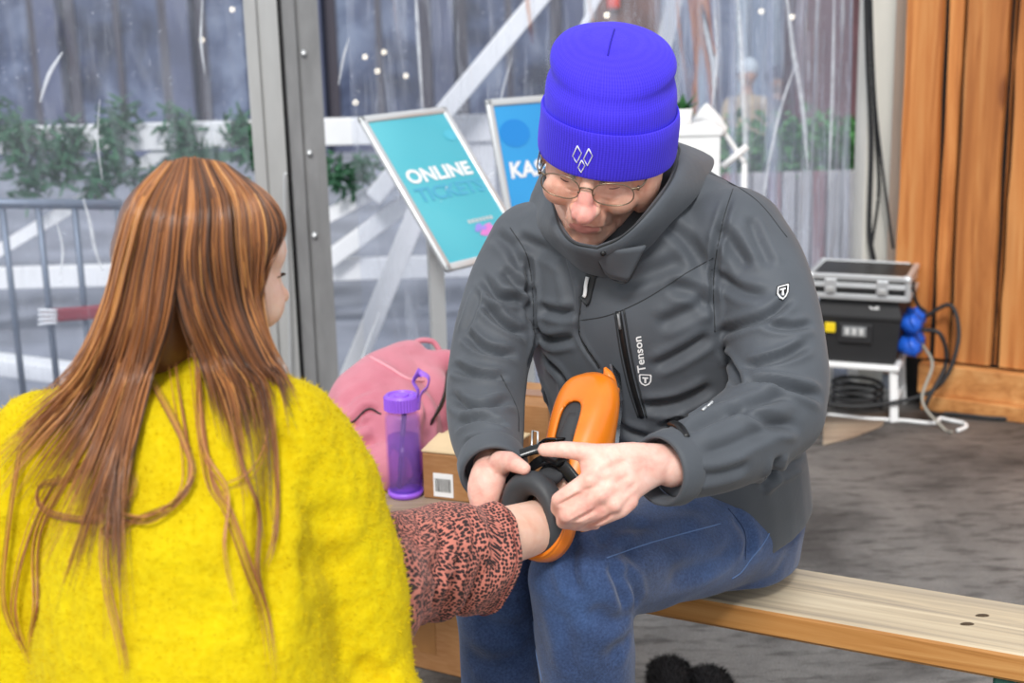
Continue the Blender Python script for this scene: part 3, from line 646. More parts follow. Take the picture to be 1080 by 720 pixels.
# printed lettering and shields
mk('chest_lettering',stick(jb,fit01(font_piece('Tenson',1,.02)),(681.5,391.5),(-5,-37.5),(-8.5,1.5)),M['print'],jacket,False)
def shield(o,ux,uy,nm,lift=.0012):
    out=[(.05,1),(.95,1),(1,.9),(.97,.4),(.8,.15),(.5,0),(.2,.15),(.03,.4),(0,.9)]; inn=[(.5+(x-.5)*.76,.5+(y-.5)*.78+.02) for x,y in out]
    V=[(x,y,0) for x,y in out]+[(x,y,0) for x,y in inn]; k=len(out); F=[(i,(i+1)%k,k+(i+1)%k,k+i) for i in range(k)]
    T=[(.27,.76),(.73,.76),(.73,.62),(.58,.62),(.58,.25),(.42,.25),(.42,.62),(.27,.62)]
    V+= [(x,y,0) for x,y in T]; F+=[(2*k,2*k+1,2*k+2,2*k+3,2*k+6,2*k+7),(2*k+3,2*k+4,2*k+5,2*k+6)]
    mk(nm,stick(jb,(np.array(V,float),F),o,ux,uy,lift),M['print'],jacket,False)
shield((688.5,405),(-2,-10.5),(-14,2.5),'chest_emblem') if False else shield((674,406.5),(13.5,.5),(0,-12.5),'chest_emblem')
mk('sleeve_badge',stick(jb,(np.array([(0.02,1,0),(.98,1,0),(1,.4,0),(.8,.12,0),(.5,-.04,0),(.2,.12,0),(0,.4,0)],float),[(0,1,2,3,4,5,6)]),(818,318),(13.5,-4),(1,-16),.0010),M['zip'],jacket,False)
shield((819,317),(11.5,-3.4),(.9,-14),'sleeve_emblem',.0022)
lt,ln_=on_surf(jb,[(707,446),(716,450),(724,462)],10)
if len(lt): mk('cuff_tab',tube(lt+ln_*.002,[(.005,.0025)]*len(lt),8,up=tuple(ln_[3])),M['zip'],jacket)
# ---------------- head frame
yaw=R(15); pit=R(22); rol=R(10)
HF=Vector((-math.sin(yaw)*math.cos(pit),-math.cos(yaw)*math.cos(pit),-math.sin(pit)))
hx=HF.cross(Vector((0,0,1))).normalized()*-1; hx=Vector((math.cos(yaw),-math.sin(yaw),0)); hu=hx.cross(HF)*1.0
if hu.z<0: hu=-hu
hx2=hx*math.cos(rol)-hu*math.sin(rol); hu2=hu*math.cos(rol)+hx*math.sin(rol)
HM=basis(hx2,-HF,hu2); EYE=Vector(P(621,190,1.855)); HC=EYE+(-HF)*-0.0-HF*.085
def HL(p): return xf(p,HC,HM)            # head-local (x his left, -y forward, z up) to world
def hp(x,y,z): return HC+HM@Vector((x,y,z))
face=[ball((0,.012,.035),(.074,.094,.085),28,20),ball((.066,-.022,-.012),(.024,.046,.058),20,14),ball((0,-.026,-.018),(.068,.062,.073),24,16),capsule((0,-.055,-.085),(0,-.045,-.07),.030,.040),
 capsule((-.048,-.0,-.070),(-.012,-.064,-.096),.019,.016),capsule((.048,-.0,-.070),(.012,-.064,-.096),.019,.016),ball((0,-.077,-.103),(.018,.016,.015)),
 ball((-.040,-.066,-.032),(.024,.020,.022)),ball((.040,-.066,-.032),(.024,.020,.022)),capsule((-.048,-.066,.020),(-.014,-.086,.020),.0115,.012),capsule((.048,-.066,.020),(.014,-.086,.020),.0115,.012),
 capsule((0,-.083,.012),(0,-.100,-.022),.0098,.0115),ball((0,-.1075,-.0385),(.0165,.0155,.0140)),ball((-.0135,-.096,-.037),(.0085,.012,.009)),ball((.0135,-.096,-.037),(.0085,.012,.009)),
 ball((0,-.079,-.060),(.028,.016,.024)),capsule((-.022,-.080,-.066),(.022,-.080,-.066),.0058,.0058),ball((0,-.0885,-.0665),(.012,.005,.0045)),capsule((-.018,-.081,-.0755),(.018,-.081,-.0755),.006,.006),ball((0,-.0885,-.0755),(.013,.005,.0055)),
 ball((-.031,-.064,-.003),(.0145,.0145,.012)),ball((.031,-.064,-.003),(.0145,.0145,.012)),
 ball((-.076,.012,-.012),(.008,.020,.032)),ball((.076,.012,-.012),(.008,.020,.032)),capsule((0,.03,-.04),(0,.05,-.16),.052,.056)]
face=HL(cat(*face))
# ---------------- hands, finger by finger (picture position and depth of every joint)
def finger(l,r): return chain(PD(l),r,12)
hr=[.0135,.0115,.0100,.0085]
lh=[ # palm slab of the left hand with the wrist running into the sleeve
 tube(PD([(735,487,1.775),(706,489,1.748),(690,490,1.737),(662,497,1.722),(638,508,1.716),(622,514,1.722)]),[(.024,.019),(.025,.019),(.027,.018),(.037,.017),(.040,.016),(.034,.013)],18,18,up=tuple(CF)),
 finger([(655,482,1.735),(628,478,1.722),(596,474,1.716),(574,474,1.72)],[.018,.0125,.0108,.0088]),
 finger([(634,497,1.712),(621,506,1.708),(590,527,1.715),(588,536,1.738),(600,540,1.757)],[.012,.0118,.0104,.0095,.0085]),
 finger([(645,511,1.710),(633,521,1.705),(598,543,1.713),(594,550,1.737),(606,552,1.757)],[.012,.0120,.0104,.0095,.0085]),
 finger([(656,521,1.713),(646,531,1.709),(614,545,1.717),(606,552,1.738),(618,554,1.757)],[.012,.0115,.0098,.009,.008]),
 finger([(664,528,1.718),(655,537,1.716),(634,547,1.724),(622,551,1.740),(628,553,1.756)],[.0115,.0105,.0088,.008,.0072]),
 capsule(P(706,500,1.742),P(708,503,1.742),.0105,.0105), # wrist bone
 capsule(P(622,507,1.704),P(623,507,1.704),.0105,.0105),capsule(P(634,522,1.701),P(635,522,1.701),.0105,.0105),capsule(P(647,532,1.705),P(648,532,1.705),.010,.010)]
rh=[tube(PD([(517,470,1.91),(519,488,1.865),(515,502,1.84),(511,518,1.83),(511,534,1.83)]),[(.022,.018),(.022,.018),(.024,.017),(.023,.015),(.018,.012)],18,16,up=tuple(CF)),
 finger([(528,488,1.835),(537,486,1.815),(545,490,1.80),(553,494,1.792)],[.0165,.0130,.0110,.0088]),
 finger([(505,526,1.828),(505,541,1.828),(518,549,1.845),(530,546,1.865)],[.0125,.0112,.0098,.0085]),
 finger([(514,528,1.838),(514,542,1.842),(527,548,1.862),(540,543,1.876)],[.0120,.0112,.0098,.0085]),
 finger([(524,518,1.845),(524,530,1.855),(536,536,1.872),(546,532,1.884)],[.0115,.0105,.0092,.008]),
 finger([(526,512,1.855),(529,522,1.868),(540,527,1.882),(549,522,1.892)],[.0105,.0095,.0085,.0075])]
# ---------------- the rest of the body under the clothes
def joint(*q): return v3(P(*q))
kneeL=joint(612,606,1.875); kneeR=joint(528,604,1.975)
ankL=v3((kneeL[0]+.03,kneeL[1]+.05,.10)); ankR=v3((kneeR[0]+.0,kneeR[1]+.04,.10))
hipL=joint(770,556,2.19); hipR=joint(700,556,2.31)
inner=[tube(PD([q[:3] for q in tor[:6]]+[(655,205,2.03)]),[.10]*5+[.07,.055],16,20),chain(PD(Ra),[.04,.04,.038,.036,.032,.026]),chain(PD(La),[.04,.04,.038,.036,.032,.026]),
 chain([hipL,kneeL,ankL],[.06,.045,.035]),chain([hipR,kneeR,ankR],[.06,.045,.035]),chain([ankL,ankL+v3((-.07,-.12,-.05))],[.035,.03]),chain([ankR,ankR+v3((-.07,-.12,-.05))],[.035,.03]),
 capsule(P(655,205,2.03),hp(0,.05,-.12),.056,.056)]
body=fuse(cat(face,*lh,*rh,*inner),.0027,3)
# soft modelling: eye hollows, smile folds, knuckle hollows
v,f=body; N=vnormals(v,f)
def dab(c,rad,amt):
    d=np.linalg.norm(v-np.array(c),axis=1); k=d<rad*2.5; v[k]+=N[k]*(amt*np.exp(-(d[k]/rad)**2))[:,None]
for sx in (-1,1):
    dab(hp(sx*.017,-.083,.001),.007,-.004); dab(hp(sx*.031,-.078,-.016),.008,-.0015)
body=(v,f); bb=bvh(body)
body=crease(body,bb,[([(608,222),(606,232),(610,240)],.0035,.002),([(638,222),(650,232),(652,242)],.0035,.0022),
 ([(616,240),(628,241),(646,238)],.002,.0022),([(596,198),(604,201),(613,201)],.0015,.0016),([(633,208),(643,212),(655,211)],.0015,.0016),([(632,203),(644,206),(656,206)],.0015,.0012),
 ([(588,534),(600,527),(615,519)],.0026,.0034),([(599,552),(612,545),(630,536)],.0026,.0034),([(622,553),(634,548),(646,541)],.0026,.003),([(665,500),(645,512)],.003,.0012),([(672,508),(655,524)],.003,.0012),([(665,484),(640,494),(628,500)],.004,.0012),([(614,517),(628,513)],.002,.001)])
v,f=body; ctr=np.array([v[list(q)].mean(0) for q in f]); loc=(ctr-np.array(HC))@np.array(HM)
mi=np.zeros(len(f),int); ishead=np.linalg.norm(loc,axis=1)<.17
mi[~ishead]=1
nose=((loc[:,0]/.017)**2+((loc[:,1]+.108)/.022)**2+((loc[:,2]+.030)/.024)**2<1)&ishead; mi[nose]=2
lip=(np.abs(loc[:,0])<.021*np.sqrt(np.clip(1-((loc[:,2]+.0712)/.0075)**2,0,1)))&(np.abs(loc[:,2]+.0712)<.0075)&(loc[:,1]<-.078)&ishead; mi[lip]=3
mk('body',body,None,man,mats=[M['skin'],M['skin_hand'],M['skin_red'],M['lip']],fm=mi.tolist())
# eyebrows, lashes, stubble of grey hair below the hat
hg=mat('grey_hair','#8E857C',.7,0,.2,60)
for sx in (-1,1):
    E=[]
    for k in range(46):
        t=rg.random(); x=sx*(.014+.022*t); b0=hp(x,-.0955+.024*t*t+.001,.006+.003*math.sin(t*3)+rg.uniform(-.003,.003)); d=HM@Vector((sx*.007,-.001,.003*rg.uniform(-1,1.2))); E.append(tube([b0,b0+d],[.0006,.0002],4))
    mk('eyebrow',cat(*E),hg,man)
    mk('eyelid_line',tube([hp(sx*(.018+.027*t),-.0785+.010*t*t+.0005-(.004*math.sin(t*3.1)),-.0075-.003*math.sin(t*3.1)) for t in np.linspace(0,1,9)],.0009,6),mat('lash_brown','#6A4038',.7),man)
E=[]
for k in range(260):
    t=rg.random(); sx=1 if k%4 else -1; b0=hp(sx*(.0735+.002*rg.random()),-.035+.05*t,.012-.045*rg.random()); d=HM@Vector((sx*.002,.004,-.012)); E.append(tube([b0,b0+d],[.0007,.0003],4))
mk('sideburn',cat(*E),hg,man)
# ---------------- glasses
gl_=mat('spectacle_metal','#8A7A66',.3,.8); gg=NT('spectacle_glass'); tr=gg.n('ShaderNodeBsdfTransparent'); gs=gg.n('ShaderNodeBsdfGlossy'); gs.inputs['Roughness'].default_value=.03; mx=gg.n('ShaderNodeMixShader'); mx.inputs[0].default_value=.07; gg.l(tr.outputs[0],mx.inputs[1]); gg.l(gs.outputs[0],mx.inputs[2]); M['lens']=gg.done(mx)
rims=[]; lens=[]
for sx in (-1,1):
    a=np.linspace(0,2*np.pi,40,endpoint=False); pts=[]
    for k in a:
        cx,cz=math.cos(k),math.sin(k); x=sx*.0350+.0265*np.sign(cx)*abs(cx)**.82; z=-.008+.0165*np.sign(cz)*abs(cz)**.85
        pts.append(tuple(hp(x,-.1015+.30*max(0,abs(x)-.012)**1.15,z)))
    rims.append(tube(pts,.00085,8,closed=True,cap=False)); lens.append((np.array(pts),[tuple(range(40))]))
    rims.append(tube([hp(sx*.058,-.0895,.000),hp(sx*.064,-.086,.001),hp(sx*.071,-.075,.002),hp(sx*.0765,-.03,.004),hp(sx*.079,.02,.004)],[(.0009,.0016)]*5,8,24))
    rims.append(tube([hp(sx*.011,-.101,-.010),hp(sx*.0095,-.099,-.015),hp(sx*.0105,-.0975,-.020)],.0009,6,8))
rims.append(tube([hp(-.0085,-.1012,-.004),hp(-.004,-.1050,-.0005),hp(.004,-.1050,-.0005),hp(.0085,-.1012,-.004)],.0011,8,14))
gz=mk('glasses',cat(*rims),gl_,man); gz['label']='thin metal framed glasses'
for l in lens: mk('lens',l,M['lens'],gz)
for sx in (-1,1): mk('hinge',xf(box(.004,.006,.005,.001),hp(sx*.0655,-.0855,.001),HM),gl_,gz)
# ---------------- beanie
def m_knit():
    n=NT('blue_knit'); uv=n.n('ShaderNodeUVMap').outputs[0]; mp=n.n('ShaderNodeMapping'); mp.inputs['Scale'].default_value=(1,1,1); n.l(uv,mp.inputs[0])
    w=n.n('ShaderNodeTexWave'); w.wave_type='BANDS'; w.bands_direction='X'; sset(w,'Scale',44.0); sset(w,'Distortion',.6); sset(w,'Detail',1); sset(w,'Detail Scale',6); n.l(mp.outputs[0],w.inputs['Vector'])
    w2=n.n('ShaderNodeTexWave'); w2.bands_direction='Y'; sset(w2,'Scale',16.0); sset(w2,'Distortion',1.2); n.l(mp.outputs[0],w2.inputs['Vector'])
    f=n.noise(n.coord(),260,3); h=n.math('ADD',n.math('MULTIPLY',w.outputs['Fac'],.8),n.math('MULTIPLY',w2.outputs['Fac'],.25)); h=n.math('ADD',h,n.math('MULTIPLY',f,.5))
    c=n.ramp(n.math('MULTIPLY',h,.62),[(.2,lin('#3522CE')),(.8,lin('#4B37F2'))])
    return n.done(n.bsdf(c,.85,0,n.bump(h,.26,.0011),Sheen_Weight=.35,Sheen_Roughness=.5,Sheen_Tint=lin('#8A80FF')))
M['knit']=m_knit()
def hat(prof,n=120,notch=None):
    prof=[((z if z<.1 else .1+(z-.1)*.70)-.017,a,b,c+.007-max(0,z-.06)*.11,d,e) for z,a,b,c,d,e in prof]
    rings=[];uv=[]
    a=np.linspace(0,2*np.pi,n,endpoint=False); C=catmull(np.array(prof,float),46)
    for j,(z,rx,ry,ox,oy,tl) in enumerate(C):
        rx=max(rx,.0005); ry=max(ry,.0005); ring=[]
        for i,k in enumerate(a):
            x=ox+rx*math.sin(k); y=oy-ry*math.cos(k); zz=z+tl*(y-oy); b=.0018*mnoise.noise(Vector((x*22,y*22,zz*22+4)))
            ring.append(tuple(hp(x*(1+b*10),y*(1+b*10),zz+b))); uv.append((i/n,z*6))
        rings.append(ring)
    return loft(rings,False),uv
# columns: height, half width, half depth, sideways shift, back shift, tilt
cuff,uvc=hat([(.014,.086,.104,.001,.008,-.16),(.011,.090,.108,.001,.008,-.16),(.014,.0935,.1105,.001,.008,-.16),(.034,.0945,.112,.001,.009,-.16),(.060,.0935,.1115,.001,.010,-.15),(.074,.0925,.110,.001,.011,-.14),(.078,.090,.108,.001,.012,-.14),(.070,.0855,.104,.001,.012,-.14)])
crown,uvk=hat([(.050,.0855,.104,.001,.012,-.14),(.085,.0875,.1055,.001,.014,-.10),(.106,.0862,.105,.002,.018,-.06),(.122,.0822,.103,.003,.022,-.03),(.134,.0808,.101,.004,.025,-.02),(.150,.0830,.0985,.005,.027,.0),(.166,.079,.090,.005,.028,0),(.180,.066,.073,.004,.028,0),(.190,.042,.046,.002,.028,0),(.194,.016,.018,0,.028,0),(.1945,.0005,.0005,0,.028,0)])
be=mk('beanie',crown,M['knit'],man,uv=uvk); be['label']='royal blue ribbed knit beanie'
mk('turned_up_cuff',cuff,M['knit'],be,uv=uvc)
hb=bvh(cat(cuff,crown))
mk('crown_seam',surf_line(hb,[(648,31),(644,45),(641,59)],.0012,14),mat('knit_dark','#2312A0',.9),be)
dm=[]
for cx,cy,w,h,sl_ in ((608.8,162.5,4.6,9,1.2),(620.3,165.5,4.6,9,2.6),(613.4,175.2,3.6,6.5,1)):
    q=[(cx+sl_*.3,cy-h),(cx+w,cy-h*.15),(cx-sl_*.2,cy+h),(cx-w,cy+h*.2),(cx+sl_*.3,cy-h)]; q=[p for i in range(4) for p in (q[i],((q[i][0]+q[i+1][0])/2,(q[i][1]+q[i+1][1])/2))]+[q[4]]
    s,nr=on_surf(hb,q); dm.append(tube(s+nr*.0006,.0008,6))
for d in dm: mk('diamond_emblem',d,M['print'],be)
# ---------------- collar
rim=[(629,264,1.862),(655,252,1.850),(686,224,1.858),(708,195,1.88),(719,169,1.94),(712,148,2.05),(655,140,2.14),(600,150,2.13),(573,182,2.08),(578,208,2.02),(586,238,1.925),(602,257,1.872)]
bas=[(638,294,1.945),(678,268,1.915),(712,235,1.92),(742,198,1.97),(754,170,2.05),(732,160,2.15),(665,165,2.20),(592,178,2.19),(559,208,2.13),(564,236,2.07),(588,264,2.005),(613,284,1.965)]
m_=catmull(np.vstack([PD(rim),PD(rim)[:1]]),72)[:-1]; b_=catmull(np.vstack([PD(bas),PD(bas)[:1]]),72)[:-1]
rings=[]; cax=(m_.mean(0)-b_.mean(0))
for t,inn in ((0,0),(.25,0),(.5,0),(.75,0),(.95,0),(1.0,.05),(1.0,.10),(.9,.13),(.6,.16),(.2,.16)):
    r=b_*(1-t)+m_*t; c0=r.mean(0); out=(r-c0); out/=np.linalg.norm(out,axis=1)[:,None]; r=r+out*(.004*math.sin(math.pi*min(t,1))*(1 if inn==0 else 0))-out*inn*.10
    rings.append(r)
co=loft(rings,False); co=relax(roughen(co,.004,(20,20,20),8),1,.4)
collar=mk('collar',co,M['jacket'],jacket); cb=bvh(co)
mk('collar_edge',tube(catmull(np.vstack([rings[5],rings[5][:1]]),120)[:-1],.0016,6,closed=True,cap=False),M['seam'],collar)
# collar tab with press stud
fl=[(630,261,1.872),(655,263,1.868),(681,259,1.868),(662,297,1.90),(642,291,1.905),(632,276,1.888)]
o=PD(fl); tl_=catmull(np.array([o[0],o[1],o[2]]),14); bl2=catmull(np.array([o[5],o[4],o[3]]),14); mk('collar_tab',thick(grid(lambda u,w:(tl_[int(round(u*13))]*(1-w)+bl2[int(round(u*13))]*w)-np.array(CF)*.004*math.sin(math.pi*u)*math.sin(math.pi*w*.8+.3),14,8),.004),M['jacket'],collar)
mk('press_stud',ball(P(636,267,1.868),.0042,10,8),M['zip'],collar); 
mk('tab_edge',tube([o[0],o[5],o[4],o[3],o[2]],.0012,6,20),M['seam'],collar)
# ---------------- jeans
hipc=joint(742,566,2.285)
jn=cat(tube([hipc+v3((0,0,.12)),hipc+v3((0,0,.05)),hipc-v3((0,0,.035))],[(.15,.125),(.165,.14),(.155,.14)],24,8,up=tuple(MF)),
 chain([hipL,hipL*.5+kneeL*.5,kneeL],[.092,.082,.070],22),chain([kneeL,kneeL*.55+ankL*.45,ankL+v3((0,0,.0))],[.068,.066,.058],20),
 chain([hipR,hipR*.5+kneeR*.5,kneeR],[.092,.080,.066],22),chain([kneeR,kneeR*.55+ankR*.45,ankR],[.064,.062,.056],20))
jn=fuse(jn,.0045,9); nb2=bvh(jn)
jn=crease(jn,nb2,[([(604,560),(602,600),(610,632)],.009,.010),([(640,592),(652,615),(660,645)],.008,.009),([(655,600),(668,620),(672,640)],.007,.007),([(625,570),(650,560),(690,548)],.010,.006),([(655,590),(690,570),(740,555)],.016,.007),([(620,640),(645,655),(668,650)],.012,.006),([(590,640),(600,680),(604,715)],.012,.005),
 ([(700,610),(740,598),(780,575)],.014,.006),([(770,540),(790,565),(788,590)],.012,.006),([(500,650),(530,665),(560,660)],.014,.006),([(490,690),(520,700),(555,690)],.014,.005),([(640,700),(655,680),(672,670)],.012,.005),([(660,560),(700,540),(740,530)],.014,.005),([(600,580),(640,575),(680,585)],.014,.005)])
jn=relax(roughen(jn,.004,(15,15,15),1.7),2,.4); jv=jn[0]; dq=(jv-np.array(F0))@np.array(nb); k_=(dq>-.01)&(dq<wid+.03)&(jv[:,2]<BZ+.0015); jv[k_,2]=BZ+.0015; nb2=bvh(jn)
jeans=mk('jeans',jn,M['denim'],man)
st=mat('denim_seam','#5F7AA8',.8); sd=mat('denim_dark_seam','#1C2B4C',.8)
mk('side_seam',surf_line(nb2,[(816,552),(806,572),(793,588),(782,603),(772,610)],.0013,20),st,jeans); mk('pocket_seam',surf_line(nb2,[(768,536),(785,560),(786,590)],.0009,16),sd,jeans)
mk('inner_seam',surf_line(nb2,[(562,655),(566,690),(572,719)],.0012,16),st,jeans); mk('outer_seam',surf_line(nb2,[(640,588),(690,571),(760,552)],.0010,20),st,jeans)
# shoes
for an in (ankL,ankR):
    d=v3((-.57,-.82,0)); c=an.copy(); c[2]=0
    sh=fuse(cat(tube([c-d*.06+v3((0,0,.05)),c+v3((0,0,.055)),c+d*.09+v3((0,0,.045)),c+d*.17+v3((0,0,.03)),c+d*.205+v3((0,0,.022))],[(.036,.046),(.042,.052),(.048,.042),(.044,.028),(.025,.018)],18,20),capsule(c+v3((0,0,.06)),c+v3((0,0,.13)),.048,.052)),.005,3)
    sv=sh[0]; sv[:,2]=np.maximum(sv[:,2],.012); s=mk('shoe',sh,M['black_rub'],man)
    mk('sole',tube([c-d*.09+v3((0,0,.007)),c+v3((0,0,.007)),c+d*.10+v3((0,0,.007)),c+d*.21+v3((0,0,.007))],[(.030,.007),(.040,.007),(.050,.007),(.030,.007)],16,20,power=4),M['black'],s)
# ================================================================== sign stands
def sign(center,th,ph,w,h,poster,label,pole_px,pole_y,text):
    th=R(th); ph=R(ph); nh=Vector((math.sin(th),-math.cos(th),0)); rt=Vector((math.cos(th),math.sin(th),0)); up=Vector((0,0,1))*math.cos(ph)-nh*math.sin(ph); nn=rt.cross(up)*1.0
    if nn.dot(nh)<0: nn=-nn
    C=Vector(center); Mx=basis(rt,up,nn)
    q=PY(pole_px[0],pole_px[1],pole_y); t=thing('sign_stand',(q.x,pole_y,0),label,'sign')
    f=.021
    def L(p): return xf(p,C,Mx)
    fr=[]
    for sx in (-1,1): fr.append(L(xf(box(f,h,.014,.005,3),(sx*(w/2-f/2),0,0))))
    for sy in (-1,1): fr.append(L(xf(box(w,f,.014,.005,3),(0,sy*(h/2-f/2),0))))
    fm=mk('snap_frame',cat(*fr),M['alu_satin'],t,auto=40)
    po=mk('poster',L(box(w-.03,h-.03,.004)),poster,t,False); po['label']='printed poster'
    mk('back_panel',L(xf(box(w-.01,h-.01,.004),(0,0,-.006))),M['white'],t,False)
    top=C-nn*.012; px=q.x
    mk('pole',xf(box(.038,.022,1.0,.004),(0,0,0),(0,0,th*.3),(1,1,max(.1,top.z-.02)))if False else cat(xf(prism([(-.019,-.011),(.019,-.011),(.019,.011),(-.019,.011)],top.z-.03),(q.x,pole_y+.02,.008),(0,0,th*.4))),M['alu_satin'],t,False)
    mk('bracket',bar((q.x,pole_y+.02,top.z-.05),top,.03,.02),M['alu_satin'],t,False)
    mk('base_plate',xf(box(.26,.30,.008,.003),(q.x,pole_y+.02,.004)),M['alu_satin'],t,False)
    iw,ih=w-2*f,h-2*f
    def put(p,s0,s1,t0,t1,m,nm,lift=.0032):
        v,fc=fit01(p); v=np.array(v); v[:,0]=(s0+(s1-s0)*v[:,0]-.5)*iw; v[:,1]=(.5-t1+(t1-t0)*v[:,1])*ih; v[:,2]=lift; mk(nm,L((v,fc)),m,po,False)
    for a in text: put(*a)
    return t
def disc(n=28): a=np.linspace(0,2*np.pi,n,endpoint=False); return np.stack([np.cos(a),np.sin(a),a*0],1),[tuple(range(n))]
def m_poster(nm,a,b):
    n=NT(nm); v=n.coord(); c=n.ramp(n.noise(v,2.2,1),[(.35,lin(a)),(.65,lin(b))]); return n.done(n.bsdf(c,.3,Coat_Weight=.2))
pk=mat('poster_pink','#D77FC9',.4); pv=mat('poster_violet','#9A8BE0',.4); dkq=mat('poster_teal','#4FB7CF',.4); tq=mat('poster_word','#4DA9C8',.4)
blob=cat((np.array([(0,.2,0),(.25,0,0),(.45,.25,0),(.8,.1,0),(1,.5,0),(.7,.62,0),(.62,1,0),(.3,.85,0),(.18,.6,0)],float),[tuple(range(9))]))
sign(P(470,196,3.6),50,38,.322,.458,m_poster('turquoise_print','#46AFC2','#5FC4D2'),'tilted turquoise sign reading ONLINE TICKETS on a metal stand behind the backpack',(461,330),3.52,
 [(font_piece('ONLINE',1,.035),.08,.93,.355,.455,M['print'],'lettering'),(font_piece('TICKETS',1,.03),.08,.97,.485,.585,tq,'lettering'),(font_piece('JAARLIJKS',1,.03),.5,.86,.755,.785,M['print'],'lettering') if False else (cat(*[xf(box(.8,.9,.001),(i,0,0)) for i in range(7)]),.5,.84,.757,.78,M['print'],'logo_line'),
  (blob,.56,.88,.80,.885,pk,'logo_mark'),(blob,.52,.70,.79,.85,pv,'logo_mark',.0036),(font_piece('IC',1,.04),.62,.88,.895,.965,M['print'],'logo_lettering'),(disc(),.84,.999,.12,.20,dkq,'dot_print')])
c2=P(574,182,3.95)
sign(c2,33,16,.30,.43,m_poster('blue_print','#1B8AD2','#2FA2E2'),'blue sign starting KAS half hidden behind the beanie and shoulder',(557,410),3.95,
 [(font_piece('KASSA',1,.035),.07,.78,.40,.52,M['print'],'lettering'),(disc(),.02,.40,.10,.30,mat('poster_blue','#1486D6',.4),'dot_print')])
# ================================================================== white counter with lamp and plant
cy=4.14; a=PY(716,137,cy); b=PY(760,137,cy)
t=thing('white_pedestal',((a.x+b.x)/2-.05,cy+.1,0),'white pedestal behind the man, topped by a small lamp and green leaves','pedestal')
mk('body',xf(box(b.x-a.x+.10,.24,a.z-.02,.004),((a.x+b.x)/2-.05,cy+.12,(a.z-.02)/2)),M['white'],t,False); mk('top',xf(box(b.x-a.x+.11,.25,.02,.004),((a.x+b.x)/2-.05,cy+.12,a.z-.01)),M['white'],t,False)
pt=thing('potted_plant',PY(728,137,cy+.14),'small green leafy plant on the white pedestal right of the beanie','plant'); z0=a.z
x0=pt.location.x
mk('pot',xf(lathe([(0,0),(.032,0),(.038,.05),(.034,.05),(.03,.035),(0,.035)],20),(x0-.03,cy+.14,z0)),M['white'],pt)
for k in range(9):
    an=k*2.4; d=Vector((math.cos(an)*.05,math.sin(an)*.03,.035+.012*(k%3))); b0=Vector((x0-.03,cy+.14,z0+.03)); s=Vector((-d.y,d.x,0)).normalized()*.016
    V=[b0,b0+d*.5-s,b0+d*.6+Vector((0,0,.006)),b0+d*.5+s,b0+d*1.15]; mk('leaf',(np.array([tuple(q) for q in V]),[(0,1,2),(0,2,3),(1,4,2),(2,4,3)]),mat('leaf_dark','#2F6B34',.5,0,.2,30),pt)
lt=thing('spot_lamp',PY(762,172,4.5),'small white spot lamp with slanting arm clipped beside the pedestal','lamp')
h0=Vector(PY(738,118,4.5)); h1=Vector(PY(764,140,4.5)); mk('lamp_shade',tube([h0,h0.lerp(h1,.5),h1],[.036,.032,.018],18,12),M['white'],lt)
mk('arm',tube([h1,Vector(PY(776,158,4.5)),Vector(PY(785,172,4.5))],.008,8,14),M['white'],lt); mk('clip',bar(PY(762,176,4.5),PY(788,154,4.5),.022,.018),M['white'],lt)
fl_=Vector(PY(785,172,4.5)); mk('stand_rod',tube([fl_,(fl_.x,fl_.y,.0)],.008,8),M['white'],lt); mk('foot',xf(lathe([(0,0),(.09,0),(.085,.015),(0,.018)],24),(fl_.x,fl_.y,0)),M['white'],lt)
# ================================================================== power corner
ey=4.42; yw=R(-22)
e0=Vector(G(934,442,0)); E0=Vector((e0.x-.055,e0.y+.12,0))       # middle of the stool
def EL(p,z=0,loc=(0,0)): return xf(xf(p,(loc[0],loc[1],z)),E0,(0,0,yw))
def ep(x,y,z): return E0+Matrix.Rotation(yw,3,'Z')@Vector((x,y,z))
ztop=PY(930,384,e0.y).z
t=thing('step_stool',E0,'low white metal step stool carrying the black power box','stool')
mk('top',EL(box(.27,.24,.018,.006),ztop-.009),M['white'],t,False)
for sx in (-1,1):
    for sy in (-1,1): mk('leg',bar(ep(sx*.115,sy*.10,ztop-.018),ep(sx*.125,sy*.115,0),.026,.014,bev=.003),M['white'],t,False)
    mk('rail',bar(ep(sx*.12,-.108,.05),ep(sx*.12,.108,.05),.012,.012),M['white'],t,False)
zb=ztop; hb_=.213
t=thing('power_distribution_box',ep(0,0,zb),'black rubber power distribution box with yellow sticker and blue sockets','power box')
def fr(w0,d0,w1,d1,z0,z1): return [[tuple(ep(x,y,z)) for x,y in ((-w/2,-d/2),(w/2,-d/2),(w/2,d/2),(-w/2,d/2))] for w,d,z in ((w0,d0,z0),(w1,d1,z1))]
rg_=[]
for w_,d_,z_ in ((.235,.20,0),(.24,.205,.01),(.262,.225,.140),(.27,.235,.148),(.27,.235,.156),(.245,.205,.205),(.235,.195,.212)):
    rg_.append([tuple(ep(x,y,zb+z_)) for x,y in ((-w_/2,-d_/2),(w_/2,-d_/2),(w_/2,d_/2),(-w_/2,d_/2))])
mk('housing',loft(rg_),M['black_rub'],t,False)
def onfront(x,z,w,h,m,nm,lift=.006,dep=.008,par=None): return mk(nm,EL(box(w,dep,h,.003),zb+z,(x,-.118-lift+.012*(1-z/.16)+.004)),m,par or t,False)
yl=onfront(-.085,.115,.034,.032,mat('yellow_label','#F2D21C',.5),'warning_label'); 
op=onfront(-.005,.10,.105,.062,mat('dark_plate','#2B2B2D',.4),'outlet_plate')
onfront(-.008,.106,.075,.034,mat('grey_window','#8C8E90',.3,.2),'fuse_window',.010,.008,op)
for k in range(3): onfront(-.03+.022*k,.106,.014,.022,mat('breaker','#C9C9C8',.4),'breaker',.014,.008,op)
